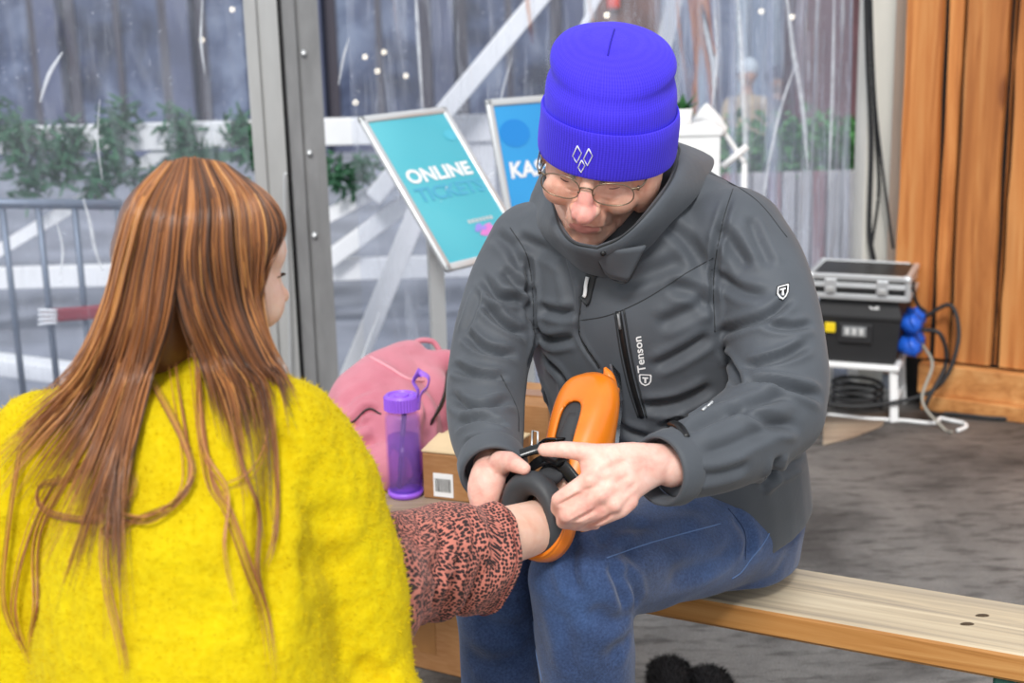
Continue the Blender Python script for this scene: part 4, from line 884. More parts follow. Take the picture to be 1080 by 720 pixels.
mk('ce_mark',xf(fit01(font_piece('CE',1,.03)),ep(.035,-.112,zb+.180),basis(Matrix.Rotation(yw,3,'Z')@Vector((1,0,0)),Matrix.Rotation(yw,3,'Z')@Vector((0,.45,.89)),Matrix.Rotation(yw,3,'Z')@Vector((0,-.89,.45))),(.03,.018,1)),M['print'],t,False)
blue=mat('socket_blue','#1F5FD0',.45,0,.06,30)
for zz in (.135,.06):
    for yy in (-.045,.05):
        c=ep(.125,yy,zb+zz); d=ep(.185,yy-.005,zb+zz-.02)
        s=mk('blue_socket',tube([c,c.lerp(d,.6),d],[.026,.028,.024],16),blue,t); mk('socket_lid',xf(lathe([(0,0),(.029,0),(.029,.010),(0,.012)],16),c.lerp(d,.75)+Vector((0,0,.012)),(R(20),R(60),yw)),blue,s)
zc=zb+.2125
t=thing('flight_case',ep(0,0,zc),'silver edged black flight case lying on top of the power box','case')
cw,cdp,ch=.315,.255,.080
mk('panel',EL(box(cw-.012,cdp-.012,ch-.01,.004),zc+ch/2+.001),M['black'],t,False)
ed=[]
for zz in (.008,ch-.010,ch*.50,ch*.60):
    r=.009 if zz in (.008,ch-.010) else .0045
    for (x0,y0,x1,y1) in ((-1,-1,1,-1),(1,-1,1,1),(1,1,-1,1),(-1,1,-1,-1)): ed.append(bar(ep(x0*(cw/2-.006),y0*(cdp/2-.006),zc+zz),ep(x1*(cw/2-.006),y1*(cdp/2-.006),zc+zz),2*r,2*r,bev=.003))
for sx in (-1,1):
    for sy in (-1,1): ed.append(bar(ep(sx*(cw/2-.006),sy*(cdp/2-.006),zc),ep(sx*(cw/2-.006),sy*(cdp/2-.006),zc+ch),.018,.018,bev=.005))
mk('aluminium_edge',cat(*ed),M['alu_satin'],t,False)
for x in (-.085,.075):
    l=mk('latch',EL(box(.036,.010,.045,.003),zc+ch*.52,(x,-cdp/2-.004)),M['alu_satin'],t,False); mk('hasp',EL(box(.022,.008,.016,.002),zc+ch*.38,(x,-cdp/2-.011)),M['alu'],l,False)
for sx in (-1,1):
    for sy in (-1,1): mk('corner_cap',EL(ball((0,0,0),.015,12,8),zc+ch-.012,(sx*(cw/2-.008),sy*(cdp/2-.008))),M['alu_satin'],t)
# cables
ck=M['black_rub']
def cable(name,pts,r,m,label,group=None,cat_='cable',res=70): return one(name,tube([np.array(tuple(q)) for q in pts],r,8,res),m,label,cat_,group)
hy=4.74
def HW(x,y,o=0): return PY(x,y,hy+o)
cable('hanging_cable',[HW(912,-60),HW(915,60),HW(919,150),HW(917,240),HW(922,275)],.008,ck,'thickest black cable hanging straight beside the pale post')
cable('hanging_cable',[HW(915,-60,.02),HW(920,70,.02),HW(924,140,.02),HW(927,200,.02),HW(919,262,.02)],.005,ck,'thin black cable bowing out and back to the pale post')
cable('hanging_cable',[HW(917,-60,-.02),HW(922,90,-.02),HW(931,180,-.02),HW(942,262,-.02)],.005,ck,'thin black cable ending furthest toward the wooden boards')
cable('power_cable',[ep(.19,-.05,zb+.11),ep(.25,-.06,zb+.10),ep(.27,-.05,zb),ep(.22,-.1,.06),ep(.26,-.02,.008),G(1000,436,.008),G(1050,441,.008),G(1095,440,.008)],.007,ck,'black cable trailing right along the foot beam of the board wall')
cable('power_cable',[ep(.19,.05,zb+.13),ep(.27,.05,zb+.17),ep(.30,.0,zb+.06),ep(.24,-.06,zb-.08),ep(.05,-.16,.06),ep(-.10,-.17,.06),ep(-.22,-.10,.05)],.007,ck,'black cable looping from the blue sockets across in front of the stool')
cable('power_cable',[ep(.15,-.05,zc+.07),ep(.17,-.03,zc-.02),ep(.20,-.02,zb+.16)],.006,ck,'short black cable from flight case down to the blue sockets')
cable('coiled_cable',[ep(.08*math.cos(k*.7)-.01,.08*math.sin(k*.7)+.01,.007+.0026*k) for k in range(34)],.006,ck,'black cable coiled on the floor beneath the white stool',res=220)
cable('grey_lead',[ep(.19,.0,zb+.05),ep(.23,-.06,zb),ep(.21,-.12,.08),ep(.28,-.15,.005),G(968,420,.005) if False else ep(.31,-.19,.006)],.005,mat('grey_lead','#9A968C',.6),'beige lead dropping from the blue sockets to the floor')
cable('white_cable',[G(872,437,.005),G(910,441,.005),G(950,443,.005),G(985,446,.005),G(991,441,.005),G(1002,443,.005),G(1016,446,.005),G(1019,450,.005),G(1010,454,.005)],.006,M['white'],'white cord lying across the carpet in front of the stool')
t=thing('white_adapter',ep(-.20,-.02,0),'white power adapter with cord standing left of the stool','adapter')
mk('body',EL(box(.06,.05,.10,.012),.05,(-.20,-.02)),M['white'],t,True,auto=40); mk('cord',tube([ep(-.2,-.045,.08),ep(-.16,-.09,.10),ep(-.13,-.10,.04),ep(-.2,-.12,.008),ep(-.24,-.08,.008)],.005,8,40),M['white'],t)
# ================================================================== boxes, bottle, backpack
def m_card():
    n=NT('cardboard'); v=n.coord(); f=n.noise(n.coord((1,1,6)),30,3); c=n.ramp(n.noise(v,6,3),[(.3,lin('#946238')),(.7,lin('#AC7C4C'))]); c=n.mix(.15,c,n.ramp(f,[(.3,lin('#7F5833')),(.7,lin('#D9B184'))])); return n.done(n.bsdf(c,.8,0,n.bump(f,.1,.001)))
M['card']=m_card(); M['tape']=mat('brown_tape','#9C6E42',.3,0,.08,20); M['flap']=mat('card_pale','#DCC39A',.75,0,.08,12)
q0=Vector(G(447,525,WBZ)); q1=Vector(G(500,531,WBZ)); dx=(q1-q0).normalized(); dy=Vector((-dx.y,dx.x,0)); bw,bd=.155,.16; bh=.088
t=thing('cardboard_box',q0+dx*bw/2+dy*bd/2,'small brown cardboard box with barcode label beside the purple bottle','box')
Bm=basis(dx,dy,Vector((0,0,1)))
def BL(p): return xf(p,q0,Bm)
mk('carton',BL(xf(box(bw,bd,bh,.002),(bw/2,bd/2,bh/2+.001))),M['card'],t,False)
mk('lid_flap',BL(cat(xf(box(bw+.004,bd*.52,.003),(bw/2,bd*.27,bh+.009),(R(6),0,0)),xf(box(bw+.004,bd*.5,.003),(bw/2,bd*.76,bh+.006),(R(-4),0,0)))),M['flap'],t,False)
lb=mk('label',BL(xf(box(.040,.0012,.046),(.042,-.0012,.030))),M['print'],t,False)
bars=[]; r_=random.Random(3); x=.026
while x<.058:
    w_=r_.choice((.0005,.0008,.0012)); bars.append(BL(xf(box(w_,.0008,.026),(x+w_/2,-.0024,.030)))); x+=w_+r_.choice((.0012,.0018))
mk('barcode',cat(*bars),M['black'],lb,False)
q2=Vector(G(446,500,WBZ))
t=thing('cardboard_box',q0+dy*.28+dx*.09,'cardboard box behind the barcode box, beside the dark sleeve','box')
def B2(p): return xf(p,q0+dy*.20-dx*.02,Bm)
mk('carton',B2(xf(box(.20,.16,.135,.002),(.10,.08,.0685))),M['card'],t,False); mk('tape',B2(xf(box(.202,.04,.002),(.10,.08,.1375))),M['tape'],t,False)
g0=Vector(G(424,700,0)); g1=Vector(G(586,740,0)); dx2=(g1-g0).normalized(); dy2=Vector((-dx2.y,dx2.x,0)); Bm2=basis(dx2,dy2,Vector((0,0,1)))
t=thing('cardboard_box',g0+dx2*.2+dy2*.15,'large brown cardboard box on the floor under the wall bench','box')
def B3(p): return xf(p,g0-dx2*.02,Bm2)
mk('carton',B3(xf(box(.36,.15,.33,.003),(.18,.075,.166))),M['card'],t,False); mk('tape',B3(xf(box(.045,.001,.10),(.085,-.001,.09))),M['tape'],t,False); mk('tape',B3(xf(box(.045,.001,.10),(.085,-.001,.285))),M['tape'],t,False)
# bottle
bt=Vector(G(428,522,WBZ)); 
t=thing('water_bottle',bt,'translucent purple water bottle with carry loop standing on the bench','bottle')
def m_purple(nm,col,base,f):
    n=NT(nm); tr=n.n('ShaderNodeBsdfTransparent'); tr.inputs['Color'].default_value=lin(col); b=n.bsdf(base,.12,Specular_IOR_Level=.6); m=n.n('ShaderNodeMixShader'); m.inputs[0].default_value=f; n.l(tr.outputs[0],m.inputs[1]); n.l(b.outputs[0],m.inputs[2]); return n.done(m)
M['pur']=m_purple('purple_tritan','#FAF3FF','#C9A0F6',.15); M['water']=m_purple('purple_water','#D9BCF6','#9A62E2',.14); M['purp']=mat('purple_plastic','#9C60E4',.4,0,.05,20)
hB=.165; rB=.0335
mk('flask',xf(lathe([(.0,.002),(rB-.004,.002),(rB,.006),(rB,hB-.012),(rB-.002,hB-.004),(rB-.006,hB),(rB-.006,hB+.012),(rB-.008,hB+.012),(rB-.008,hB),(rB-.0035,hB-.012),(rB-.003,.012),(0,.010)],40),bt),M['pur'],t)
mk('water',xf(lathe([(0,.0125),(rB-.0045,.0125),(rB-.0045,.118),(0,.118)],32),bt),M['water'],t)
mk('base',xf(lathe([(0,.0005),(rB-.003,.0005),(rB+.0004,.006),(rB+.0004,.012),(0,.013)],32),bt),M['purp'],t)
n=72; rr_=[]
for z,r,rib in ((hB+.004,.027,0),(hB+.006,rB-.001,1),(hB+.030,rB-.001,1),(hB+.034,rB-.004,0),(hB+.034,rB-.008,0),(hB+.031,rB-.010,0),(hB+.031,.014,0),(hB+.034,.013,0),(hB+.034,.004,0)):
    a=np.linspace(0,2*np.pi,n,endpoint=False); q=r+(.0009*np.sign(np.sin(a*36+.4)) if rib else 0); rr_.append(np.stack([q*np.cos(a),q*np.sin(a),np.full(n,z)],1))
mk('screw_cap',xf(loft(rr_),bt),M['purp'],t,auto=35)
lp_=[bt+Vector((.026,-.006,hB+.018)),bt+Vector((.032,-.004,hB+.040)),bt+Vector((.024,.0,hB+.058)),bt+Vector((.036,.004,hB+.072)),bt+Vector((.052,.004,hB+.064)),bt+Vector((.049,.004,hB+.046)),bt+Vector((.036,.002,hB+.030)),bt+Vector((.032,0,hB+.004))]
mk('carry_loop',tube(lp_,[(.0115,.0018)]*8,10,50,up=(1,-.1,.3)),mat('lilac_strap','#A46AE6',.5),t)
mk('straw',tube([bt+Vector((.004,0,hB-.004)),bt+Vector((-.012,.0,.016))],.005,10),mat('straw_dark','#3A2A5A',.4),t)
# backpack
M['pink']=None
n=NT('pink_canvas'); v=n.coord(); M['pink']=n.done(n.bsdf(n.ramp(n.noise(v,9,3),[(.3,lin('#BE6C7C')),(.7,lin('#CE8290'))]),.8,0,n.bump(n.noise(v,260,2),.2,.001,n.bump(n.noise(v,22,4,.6,.8),.4,.008)),Sheen_Weight=.25))
BK=.13
def KP(x,y,d): return P(x,y,d+BK)
def XD(l): return [v3(P(q[0],q[1],q[2]+BK)) for q in l]
bp0=Vector(G(400,500,WBZ))
t=thing('backpack',bp0,'slumped pink canvas backpack on the wall bench behind the purple bottle','backpack')
bpk=fuse(cat(tube(XD([(405,508,2.64),(402,480,2.66),(402,442,2.72),(416,412,2.79),(436,390,2.84),(452,380,2.87)]),[(.09,.05),(.118,.075),(.122,.085),(.098,.07),(.072,.045),(.045,.02)],26,26,up=tuple(CF)),
 capsule(KP(352,450,2.70),KP(362,432,2.74),.045,.04),capsule(KP(372,485,2.64),KP(410,492,2.60),.05,.05),capsule(KP(462,388,2.86),KP(440,398,2.82),.035,.05),capsule(KP(346,434,2.76),KP(416,386,2.83),.022,.03),capsule(KP(420,386,2.83),KP(470,382,2.86),.03,.03),capsule(KP(455,470,2.74),KP(450,410,2.80),.05,.05)),.005,8)
low=bpk[0]; low[:,2]=np.maximum(low[:,2],WBZ+.002)
kb=bvh(bpk)
bpk=crease(bpk,kb,[([(343,428),(356,442),(370,447),(388,432),(402,438)],.007,.016),([(392,378),(410,388),(432,400),(446,402)],.006,-.006),([(352,470),(372,452),(390,442)],.009,.014),([(366,490),(382,470),(398,462)],.008,.014),([(415,460),(430,490),(425,515)],.009,.012),([(440,410),(452,435),(448,470)],.010,.011),([(360,430),(375,415),(395,408)],.012,.006),([(370,505),(390,515),(408,520)],.007,.006),([(345,440),(352,462),(362,485)],.009,.007)])
bpk=relax(roughen(bpk,.004,(22,22,22),5),1,.4); kb=bvh(bpk)
mk('bag',bpk,M['pink'],t)
mk('zip_line',cat(surf_line(kb,[(344,428),(356,441),(370,446),(388,431),(402,437)],.0022,24)),M['zip'],t); mk('piping',cat(surf_line(kb,[(390,376),(410,387),(430,399),(447,402)],.0028,20),surf_line(kb,[(372,504),(390,515),(408,519)],.0025,14)),mat('pink_piping','#E9A3AE',.7),t)
for pl in (((341,426),(347,437),(342,438)),((352,462),(368,455),(358,465))):
    s,nr=on_surf(kb,pl); 
    if len(s)==3: mk('mesh_pocket',thick((s+nr*.0025,[(0,1,2)]),.001),M['zip'],t,False)
mk('shoulder_strap',tube(XD([(472,395,2.74),(468,420,2.68),(458,440,2.66),(447,455,2.68)]),[(.013,.003)]*4,10,30,up=tuple(CR)),M['black'],t)
mk('carry_handle',tube(XD([(430,372,2.84),(440,360,2.86),(456,360,2.87),(464,370,2.87)]),.006,8,24),M['pink'],t)
# black fuzzy gloves on the carpet under the bench
def fuzz(p,ln,cnt,w=.0006):
    v,f=p; N=vnormals(v,f); V=[];F=[]; r=random.Random(5)
    for k in range(cnt):
        i=r.randrange(len(v)); d=Vector(N[i])+Vector((r.gauss(0,.4),r.gauss(0,.4),r.gauss(0,.4))); d=d.normalized()*ln*r.uniform(.5,1.2); s=d.cross(Vector((r.gauss(0,1),r.gauss(0,1),r.gauss(0,1)))).normalized()*w; b=Vector(v[i]); o=len(V); V+=[b-s,b+s,b+d]; F.append((o,o+1,o+2))
    return np.array([tuple(q) for q in V]),F
M['fuzz']=mat('black_fleece','#201E20',.95,0,.2,40)
for (x,y,nm,an) in ((708,733,'left of the pair of black fuzzy gloves on the carpet under the bench',.2),(750,744,'right of the pair of black fuzzy gloves on the carpet under the bench',-.1)):
    c=Vector(G(x,y,.0)); gl=fuse(cat(tube([c+Vector((0,-.10,.028)),c+Vector((0,-.03,.032)),c+Vector((0,.05,.03)),c+Vector((0,.075,.026))],[(.034,.024),(.045,.028),(.042,.026),(.025,.018)],18,16),capsule(c+Vector((.035,-.05,.026)),c+Vector((.062,.0,.024)),.018,.015)),.005,3)
    gl[0][:,2]=np.maximum(gl[0][:,2],.002); g_=mk('shell',gl,M['fuzz'],None); tt=thing('glove',c,nm,'glove','black fuzzy gloves'); g_.parent=tt; 
    me=g_.data; vv=np.empty(len(me.vertices)*3); me.vertices.foreach_get('co',vv); vv=vv.reshape(-1,3)-np.array(c); me.vertices.foreach_set('co',vv.ravel()); me.update()
    mk('fleece',fuzz(gl,.012,5000),M['fuzz'],tt,False)['kind']='stuff'
# ================================================================== skate
n=NT('orange_shell'); v=n.coord(); M['orange']=n.done(n.bsdf(n.ramp(n.noise(v,9,3),[(.3,lin('#EE7A12')),(.7,lin('#FA9328'))]),.32,0,None,Coat_Weight=.25,Subsurface_Weight=.05,Subsurface_Scale=.01))
M['liner']=mat('boot_liner','#3A3B3E',.7,0,.12,30,.3,220); M['padding']=mat('boot_padding','#3B3E42',.55,0,.08,14,.2,120)
SO=Vector(P(619,563,1.885)); SY=(Vector(P(633,411,1.94))-SO).normalized(); sh_=(Vector(P(430,588,1.63))-Vector(P(575,548,1.79))).normalized()
SZ=(sh_-SY*sh_.dot(SY)).normalized(); SZ=Matrix.Rotation(R(7),3,SY)@SZ; SZ=SZ if SZ.dot(CR)>(sh_-SY*sh_.dot(SY)).normalized().dot(CR) else Matrix.Rotation(R(-14),3,SY)@SZ; SX=SY.cross(SZ).normalized()
SM=basis(SX,SY,SZ)
def SL(p): return xf(p,SO,SM)
def sp(x,y,z): return SO+SM@Vector((x,y,z))
sk=thing('ice_skate',SO,'orange plastic ice skate with black buckles being fastened on the raised foot','skate')
# vamp: cross sections from heel to toe (y, half width, height)
secs=catmull(np.array([(-.010,.012,.032,.014),(-.005,.022,.050,.004),(.006,.030,.064,.0),(.02,.036,.078,0),(.05,.038,.081,0),(.085,.041,.076,0),(.13,.045,.066,0),(.165,.046,.056,0),(.19,.041,.048,0.001),(.205,.031,.040,.004),(.213,.014,.028,.009)]),90)
def smooth_rim(p,it=8):
    v,f=np.array(p[0],float),p[1]; cnt={}
    for q in f:
        for i in range(len(q)):
            k=tuple(sorted((q[i],q[(i+1)%len(q)]))); cnt[k]=cnt.get(k,0)+1
    nb={}
    for (a,b),c in cnt.items():
        if c==1: nb.setdefault(a,[]).append(b); nb.setdefault(b,[]).append(a)
    for _ in range(it):
        w=v.copy()
        for a,l in nb.items():
            if len(l)==2: w[a]=.4*v[a]+.3*(v[l[0]]+v[l[1]])
        v=w
    return v,f
def shell(sc=1.0,dz=0.0,slot=True,full=False):
    nu=88; V=[];F=[]; 
    for y,w,h,z0 in secs:
        for i in range(nu):
            a=math.pi*2*i/nu; cx,cz=math.sin(a),math.cos(a)
            x=w*sc*np.sign(cx)*abs(cx)**.75; z=z0+(h-z0)*(.5+.5*np.sign(cz)*abs(cz)**(.8 if cz<0 else .9)); z=z0+(z-z0)*sc+dz
            V.append((x,.085+(y-.085)*(sc if sc<1 else 1),z))
    m=len(secs)
    for j in range(m-1):
        for i in range(nu):
            a=math.pi*2*(i+.5)/nu; y=secs[j][0]; x=secs[j][1]*math.sin(a)
            if slot and math.cos(a)>0:
                ys=.168; hw=.0120
                if y<ys-.012 and abs(x)<hw*(1.0+.6*max(0,(.10-y)/.1)): continue
                if ys-.012<=y<ys and abs(x)<hw*math.sqrt(max(0,1-((y-ys+.012)/.012)**2)): continue
                if y<.045 and secs[j][2]*.5*(1+math.cos(a))>.066: continue
            F.append((j*nu+i,j*nu+(i+1)%nu,(j+1)*nu+(i+1)%nu,(j+1)*nu+i))
    for j in (0,m-1): F.append(tuple(j*nu+i for i in range(nu)))
    return np.array(V,float),F
def subd(p,lv=1):
    me=raw_mesh(p); bm=bmesh.new(); bm.from_mesh(me); loose=[v for v in bm.verts if not v.link_faces]; bmesh.ops.delete(bm,geom=loose,context='VERTS'); bm.to_mesh(me); bm.free(); o=bpy.data.objects.new('tmp',me); COL.objects.link(o); m=o.modifiers.new('s','SUBSURF'); m.levels=lv; m.render_levels=lv; dg=bpy.context.evaluated_depsgraph_get(); r=bpy.data.meshes.new_from_object(o.evaluated_get(dg))
    v=np.array([x.co for x in r.vertices]); f=[tuple(q.vertices) for q in r.polygons]; bpy.data.objects.remove(o); return v,f
mk('shell',SL(thick(smooth_rim(shell(),14),.0045)),M['orange'],sk)
mk('liner',SL(shell(.93,.002,False)),M['liner'],sk)
mk('tongue',SL(tube([(0,.15,.052),(0,.11,.066),(0,.075,.080),(0,.050,.100),(0,.046,.122)],[(.010,.006),(.014,.007),(.020,.008),(.024,.009),(.022,.007)],14,20,up=(0,1,0))),M['liner'],sk)
def cuffring(z0,z1,rx,ry,cy,th,o0,o1,lean=.0,n=48):
    rings=[]; a=np.linspace(R(o0),R(o1),n)       # angle measured from the front (toe side)
    rows=[]
    for z,dr in ((z0,0),((z0*2+z1)/3,.0015),((z0+z1*2)/3,.0015),(z1,0)):
        rows.append([(math.sin(k)*(rx+dr),cy+lean*(z-z0)+math.cos(k)*(ry+dr),z-.018*max(0,math.cos(k))*(1 if z==z0 else 0)) for k in a])
    V=np.array(rows).reshape(-1,3); F=[(j*n+i,j*n+i+1,(j+1)*n+i+1,(j+1)*n+i) for j in range(3) for i in range(n-1)]
    return thick((V,F),th)
cu=mk('ankle_cuff',SL(cuffring(.080,.108,.041,.047,-.002,.0045,38,322)),M['orange'],sk); 
mk('cuff_rim',SL(tube([(math.sin(k)*.042,-.002+math.cos(k)*.047,.106) for k in np.linspace(R(40),R(320),50)],.0032,8)),M['orange'],cu)
# padded collar: thick rolled ring, higher at the shin
pr=[];a=np.linspace(0,2*np.pi,56,endpoint=False)
pts=[(math.sin(k)*.0345,.002+math.cos(k)*.040,.114+.014*math.cos(k)) for k in a]
mk('padded_collar',SL(tube(pts,[(.0110+.0045*max(0,math.cos(k)),.016+.004*max(0,math.cos(k))) for k in a],14,closed=True,cap=False)),M['padding'],sk)
mk('collar_lining',SL(loft([[(math.sin(k)*rx,math.cos(k)*ry,z+.010*math.cos(k)) for k in a] for rx,ry,z in ((.036,.040,.090),(.037,.042,.098),(.036,.041,.110),(.030,.035,.110),(.030,.035,.090))],False)),M['padding'],sk)
# buckles and straps
bk=mat('buckle_black','#17181A',.22,.1); 
def strap(pts,w,th,m,nm,par=None,up=(0,0,1),res=20): return mk(nm,SL(tube(pts,[(w,th)]*len(pts),10,res,up=up,power=4)),m,par or sk)
strap([(-.046,.035,.082),(-.038,.066,.088),(-.012,.078,.096),(.014,.076,.094),(.042,.046,.082)],.009,.0022,bk,'ankle_strap',up=(0,.3,1))
b1=mk('buckle',SL(xf(box(.030,.012,.024,.003),(.010,.080,.096),(R(15),0,R(-20)))),bk,sk,auto=40)
for k in range(5): mk('ratchet_tooth',SL(bar((-.004+.005*k,.0870-.0007*k,.088),(-.004+.005*k,.0870-.0007*k,.104),.002,.002)),M['alu_dark'],b1,False)
mk('buckle_lever',SL(tube([(.010,.089,.096),(-.012,.092,.104),(-.034,.082,.118),(-.054,.070,.130)],[(.007,.003)]*4,10,20,up=(0,0,1))),bk,b1); mk('rivet',SL(ball((.016,.087,.102),.004,10,8)),M['alu_satin'],b1); mk('rivet',SL(ball((-.056,.069,.131),.004,10,8)),M['alu_satin'],b1)
strap([(-.048,.104,.040),(-.040,.108,.062),(-.018,.112,.076),(.004,.110,.080)],.0085,.0020,bk,'instep_strap',up=(0,1,.3))
mk('strap_ring',SL(tube([(-.044,.096,.066),(-.052,.100,.070),(-.050,.126,.074),(-.041,.124,.074)],.0016,8,closed=True,cap=False)),M['alu_satin'],sk)
# blade holder and runner
mk('blade_holder',SL(cat(*[xf(prism([(-.012,0),(.012,0),(.008,.03),(-.008,.03)],.06 if y<.1 else .05),(0,y,0),basis((1,0,0),(0,0,-1),(0,1,0))) for y in (.07,.125)],xf(box(.016,.15,.012,.003),(0,.135,-.030)))),M['orange'],sk,False)
rn=[(.060,-.030),(.058,-.050),(.20,-.052),(.232,-.040),(.240,-.018),(.232,-.022),(.215,-.030)]
mk('runner',SL(xf(prism(rn,.004),(-.002,0,0),basis((0,1,0),(0,0,1),(1,0,0)))),mat('blade_steel','#C4C8CC',.25,1),sk,False)
mk('toe_guard',SL(tube([(.012,.150,-.012),(.016,.185,-.004),(.016,.212,.004),(.012,.226,.010)],[(.012,.010),(.012,.010),(.009,.008),(.002,.002)],12,20)),M['orange'],sk)
# ================================================================== the girl
GF=Vector((.72,.69,0)).normalized(); GX=Vector((GF.y,-GF.x,0))      # facing, her right hand side
gd=Vector((.80,.59,-.14)).normalized(); gx=Vector((gd.y,-gd.x,0)).normalized(); gz_=gx.cross(gd); GS=.87; GM=basis(gx*GS,gd*GS,gz_*GS)
GC=Vector(P(220,288,1.44))
def GH(p): return xf(p,GC,GM)
def gp(x,y,z): return GC+GM@Vector((x,y,z))
girl=thing('person',(P(195,800,1.42).x,P(195,800,1.42).y,0),'girl with long auburn hair in yellow fleece seen from behind, one leg raised','person')
M['skin_child']=m_skin('skin_child','#F0BBA2','#F5C9B2','#F8D6C4')
gface=GH(cat(ball((0,-.012,.035),(.070,.086,.080),28,20),ball((0,.022,-.018),(.060,.058,.068),24,16),ball((.032,.052,-.030),(.030,.030,.032)),ball((-.032,.052,-.030),(.030,.030,.032)),capsule((0,.05,-.082),(0,.03,-.07),.026,.036),ball((0,.060,.030),(.052,.030,.038)),
 capsule((0,.078,.008),(0,.090,-.020),.009,.010),ball((0,.096,-.027),.0115),capsule((-.014,.078,-.054),(.014,.078,-.054),.008,.008),ball((.030,.066,.0),(.013,.012,.011)),ball((-.030,.066,.0),(.013,.012,.011)),ball((.070,-.008,-.010),(.010,.018,.028)),ball((-.070,-.008,-.010),(.010,.018,.028))))
gtor=[(200,405,1.49,.055,.055),(198,428,1.475,.100,.070),(186,470,1.46,.150,.105),(186,560,1.44,.175,.125),(192,680,1.43,.18,.135),(200,820,1.42,.185,.145)]
hipg=v3(P(250,830,1.42)); hipg2=v3(P(190,840,1.36))
gkn=v3(P(412,600,1.60)); gank=v3(sp(0,-.002,.085))
kn2=hipg2+v3((.05,.30,.0)); an2=kn2+v3((.03,.0,0)); an2[2]=.07
gbody=fuse(cat(gface,capsule(gp(0,-.015,-.05),P(200,415,1.485),.045,.05),tube(PD([q[:3] for q in gtor]),[(.04,.04),(.07,.05),(.10,.07),(.11,.08),(.11,.09),(.11,.09)],16,20,up=tuple(GF)),
 chain([hipg,gkn,gkn*.45+gank*.55,gank,v3(sp(0,.08,.036)),v3(sp(0,.15,.024))],[.06,.044,.038,.0335,.026,.016],18),ball(v3(sp(0,.016,.035)),.022),chain([hipg2,kn2,an2,an2+v3((.10,.08,-.03))],[.06,.045,.032,.026])),.0032,4)
v,f=gbody; gb=bvh(gbody)
mk('body',gbody,M['skin_child'],girl)
el=[]
for sx in (-1,1):
    for k in range(14):
        t=k/13; b0=gp(sx*(.020+.022*t),.0775-.010*t*t,.001); el.append(tube([b0,b0+GM@Vector((sx*.002,.008,.003))],[.0006,.0002],4))
mk('eyelashes',cat(*el),mat('lash_dark','#3B2418',.7),girl)
# sweater
M['fleece']=None
n=NT('yellow_fleece'); v=n.coord(); a=n.noise(v,14,4); b=n.noise(v,160,3,.7)
c=n.ramp(a,[(.3,lin('#CBAE00')),(.7,lin('#DCC404'))]); c=n.mix(.25,c,n.ramp(b,[(.3,lin('#C09C00')),(.7,lin('#EEDC30'))]))
M['fleece']=n.done(n.bsdf(c,.95,0,n.bump(b,.35,.003,n.bump(n.noise(v,40,3),.4,.008)),Sheen_Weight=.08,Sheen_Tint=lin('#FFF08A'),Specular_IOR_Level=.15))
arm=[(300,462,1.41),(340,520,1.43),(362,600,1.45),(378,690,1.46),(395,790,1.50)]
arml=[(48,470,1.46),(20,540,1.45),(25,640,1.46),(40,760,1.48)]
sw=fuse(cat(tube(PD([q[:3] for q in gtor]),[(a_+.004,b_) for *_,a_,b_ in gtor],30,30,up=tuple(GF)),chain(PD(arm),[.062,.064,.062,.058,.05],20),chain(PD(arml),[.058,.058,.056,.05],20),capsule(P(296,458,1.41),P(230,432,1.46),.060,.062),capsule(P(60,470,1.46),P(150,430,1.47),.056,.058),
 tube(PD([(204,398,1.492),(201,412,1.485),(200,432,1.475)]),[(.060,.058),(.068,.064),(.09,.075)],24,10,up=tuple(GF)),capsule(P(395,690,1.44),P(408,740,1.44),.03,.045)),.006,8)
sb_=bvh(sw)
sw=crease(sw,sb_,[([(298,440),(290,500),(285,600),(290,700)],.014,.010),([(310,600),(340,590),(375,600)],.016,.006),([(320,560),(350,545),(372,548)],.014,.005),([(380,690),(390,710),(415,718)],.012,.010),([(150,600),(190,640),(240,650)],.03,.005)])
sw=roughen(sw,.004,(10,10,10),2); sw=roughen(sw,.0022,(75,75,75),6); sb_=bvh(sw)
sweater=mk('sweater',sw,M['fleece'],girl)
mk('fleece_pile',fuzz(sw,.005,16000,.0005),M['fleece'],sweater,False)['kind']='stuff'
# leopard trousers
def m_leo():
    n=NT('leopard_print'); v=n.coord(); vo=n.n('ShaderNodeTexVoronoi'); vo.feature='F1'; vo.voronoi_dimensions='2D'; sset(vo,'Scale',1.0); sset(vo,'Randomness',.62)
    nz=n.n('ShaderNodeTexNoise'); sset(nz,'Scale',30); n.l(v,nz.inputs['Vector']); ad=n.mix(.02,v,nz.outputs['Color'],'ADD') if False else v
    n.l(n.n('ShaderNodeUVMap').outputs[0],vo.inputs['Vector']); th=n.math('ADD',vo.outputs['Distance'],n.math('MULTIPLY',n.noise(v,60,2),.30))
    c=n.ramp(th,[(.52,lin('#2E191B')),(.60,lin('#CE7C6B'))]); sal=n.ramp(n.noise(v,8,3),[(.3,(.82,.82,.82,1)),(.7,(1,1,1,1))]); c=n.mix(1,c,sal,'MULTIPLY')
    return n.done(n.bsdf(c,.75,0,n.bump(n.noise(v,60,3),.15,.003),Sheen_Weight=.1))
M['leo']=m_leo()
hem=v3(P(520,590,1.725)); legp=PD([(300,740,1.46),(366,646,1.51),(405,606,1.595),(460,592,1.67)])+[hem]
tr_=tube(legp,[(.085,.085),(.078,.075),(.066,.066),(.060,.064),(.052,.067)],34,60,up=(0,0,1))
tv=[np.array(tr_[0])]; N=vnormals(tr_[0],tr_[1]); Vt=np.array(tr_[0])
tpt=(hem-np.array(P(430,590,1.6))); tpt/=np.linalg.norm(tpt)
s=(Vt-hem)@tpt
Vt=Vt+N*((.0050*np.sin(s*85+7*vnoise(Vt,(9,9,9),1))*np.exp(-((s+.08)/.07)**2))+.008*vnoise(Vt,(13,13,13),4)+.004*vnoise(Vt,(30,30,30),8))[:,None]
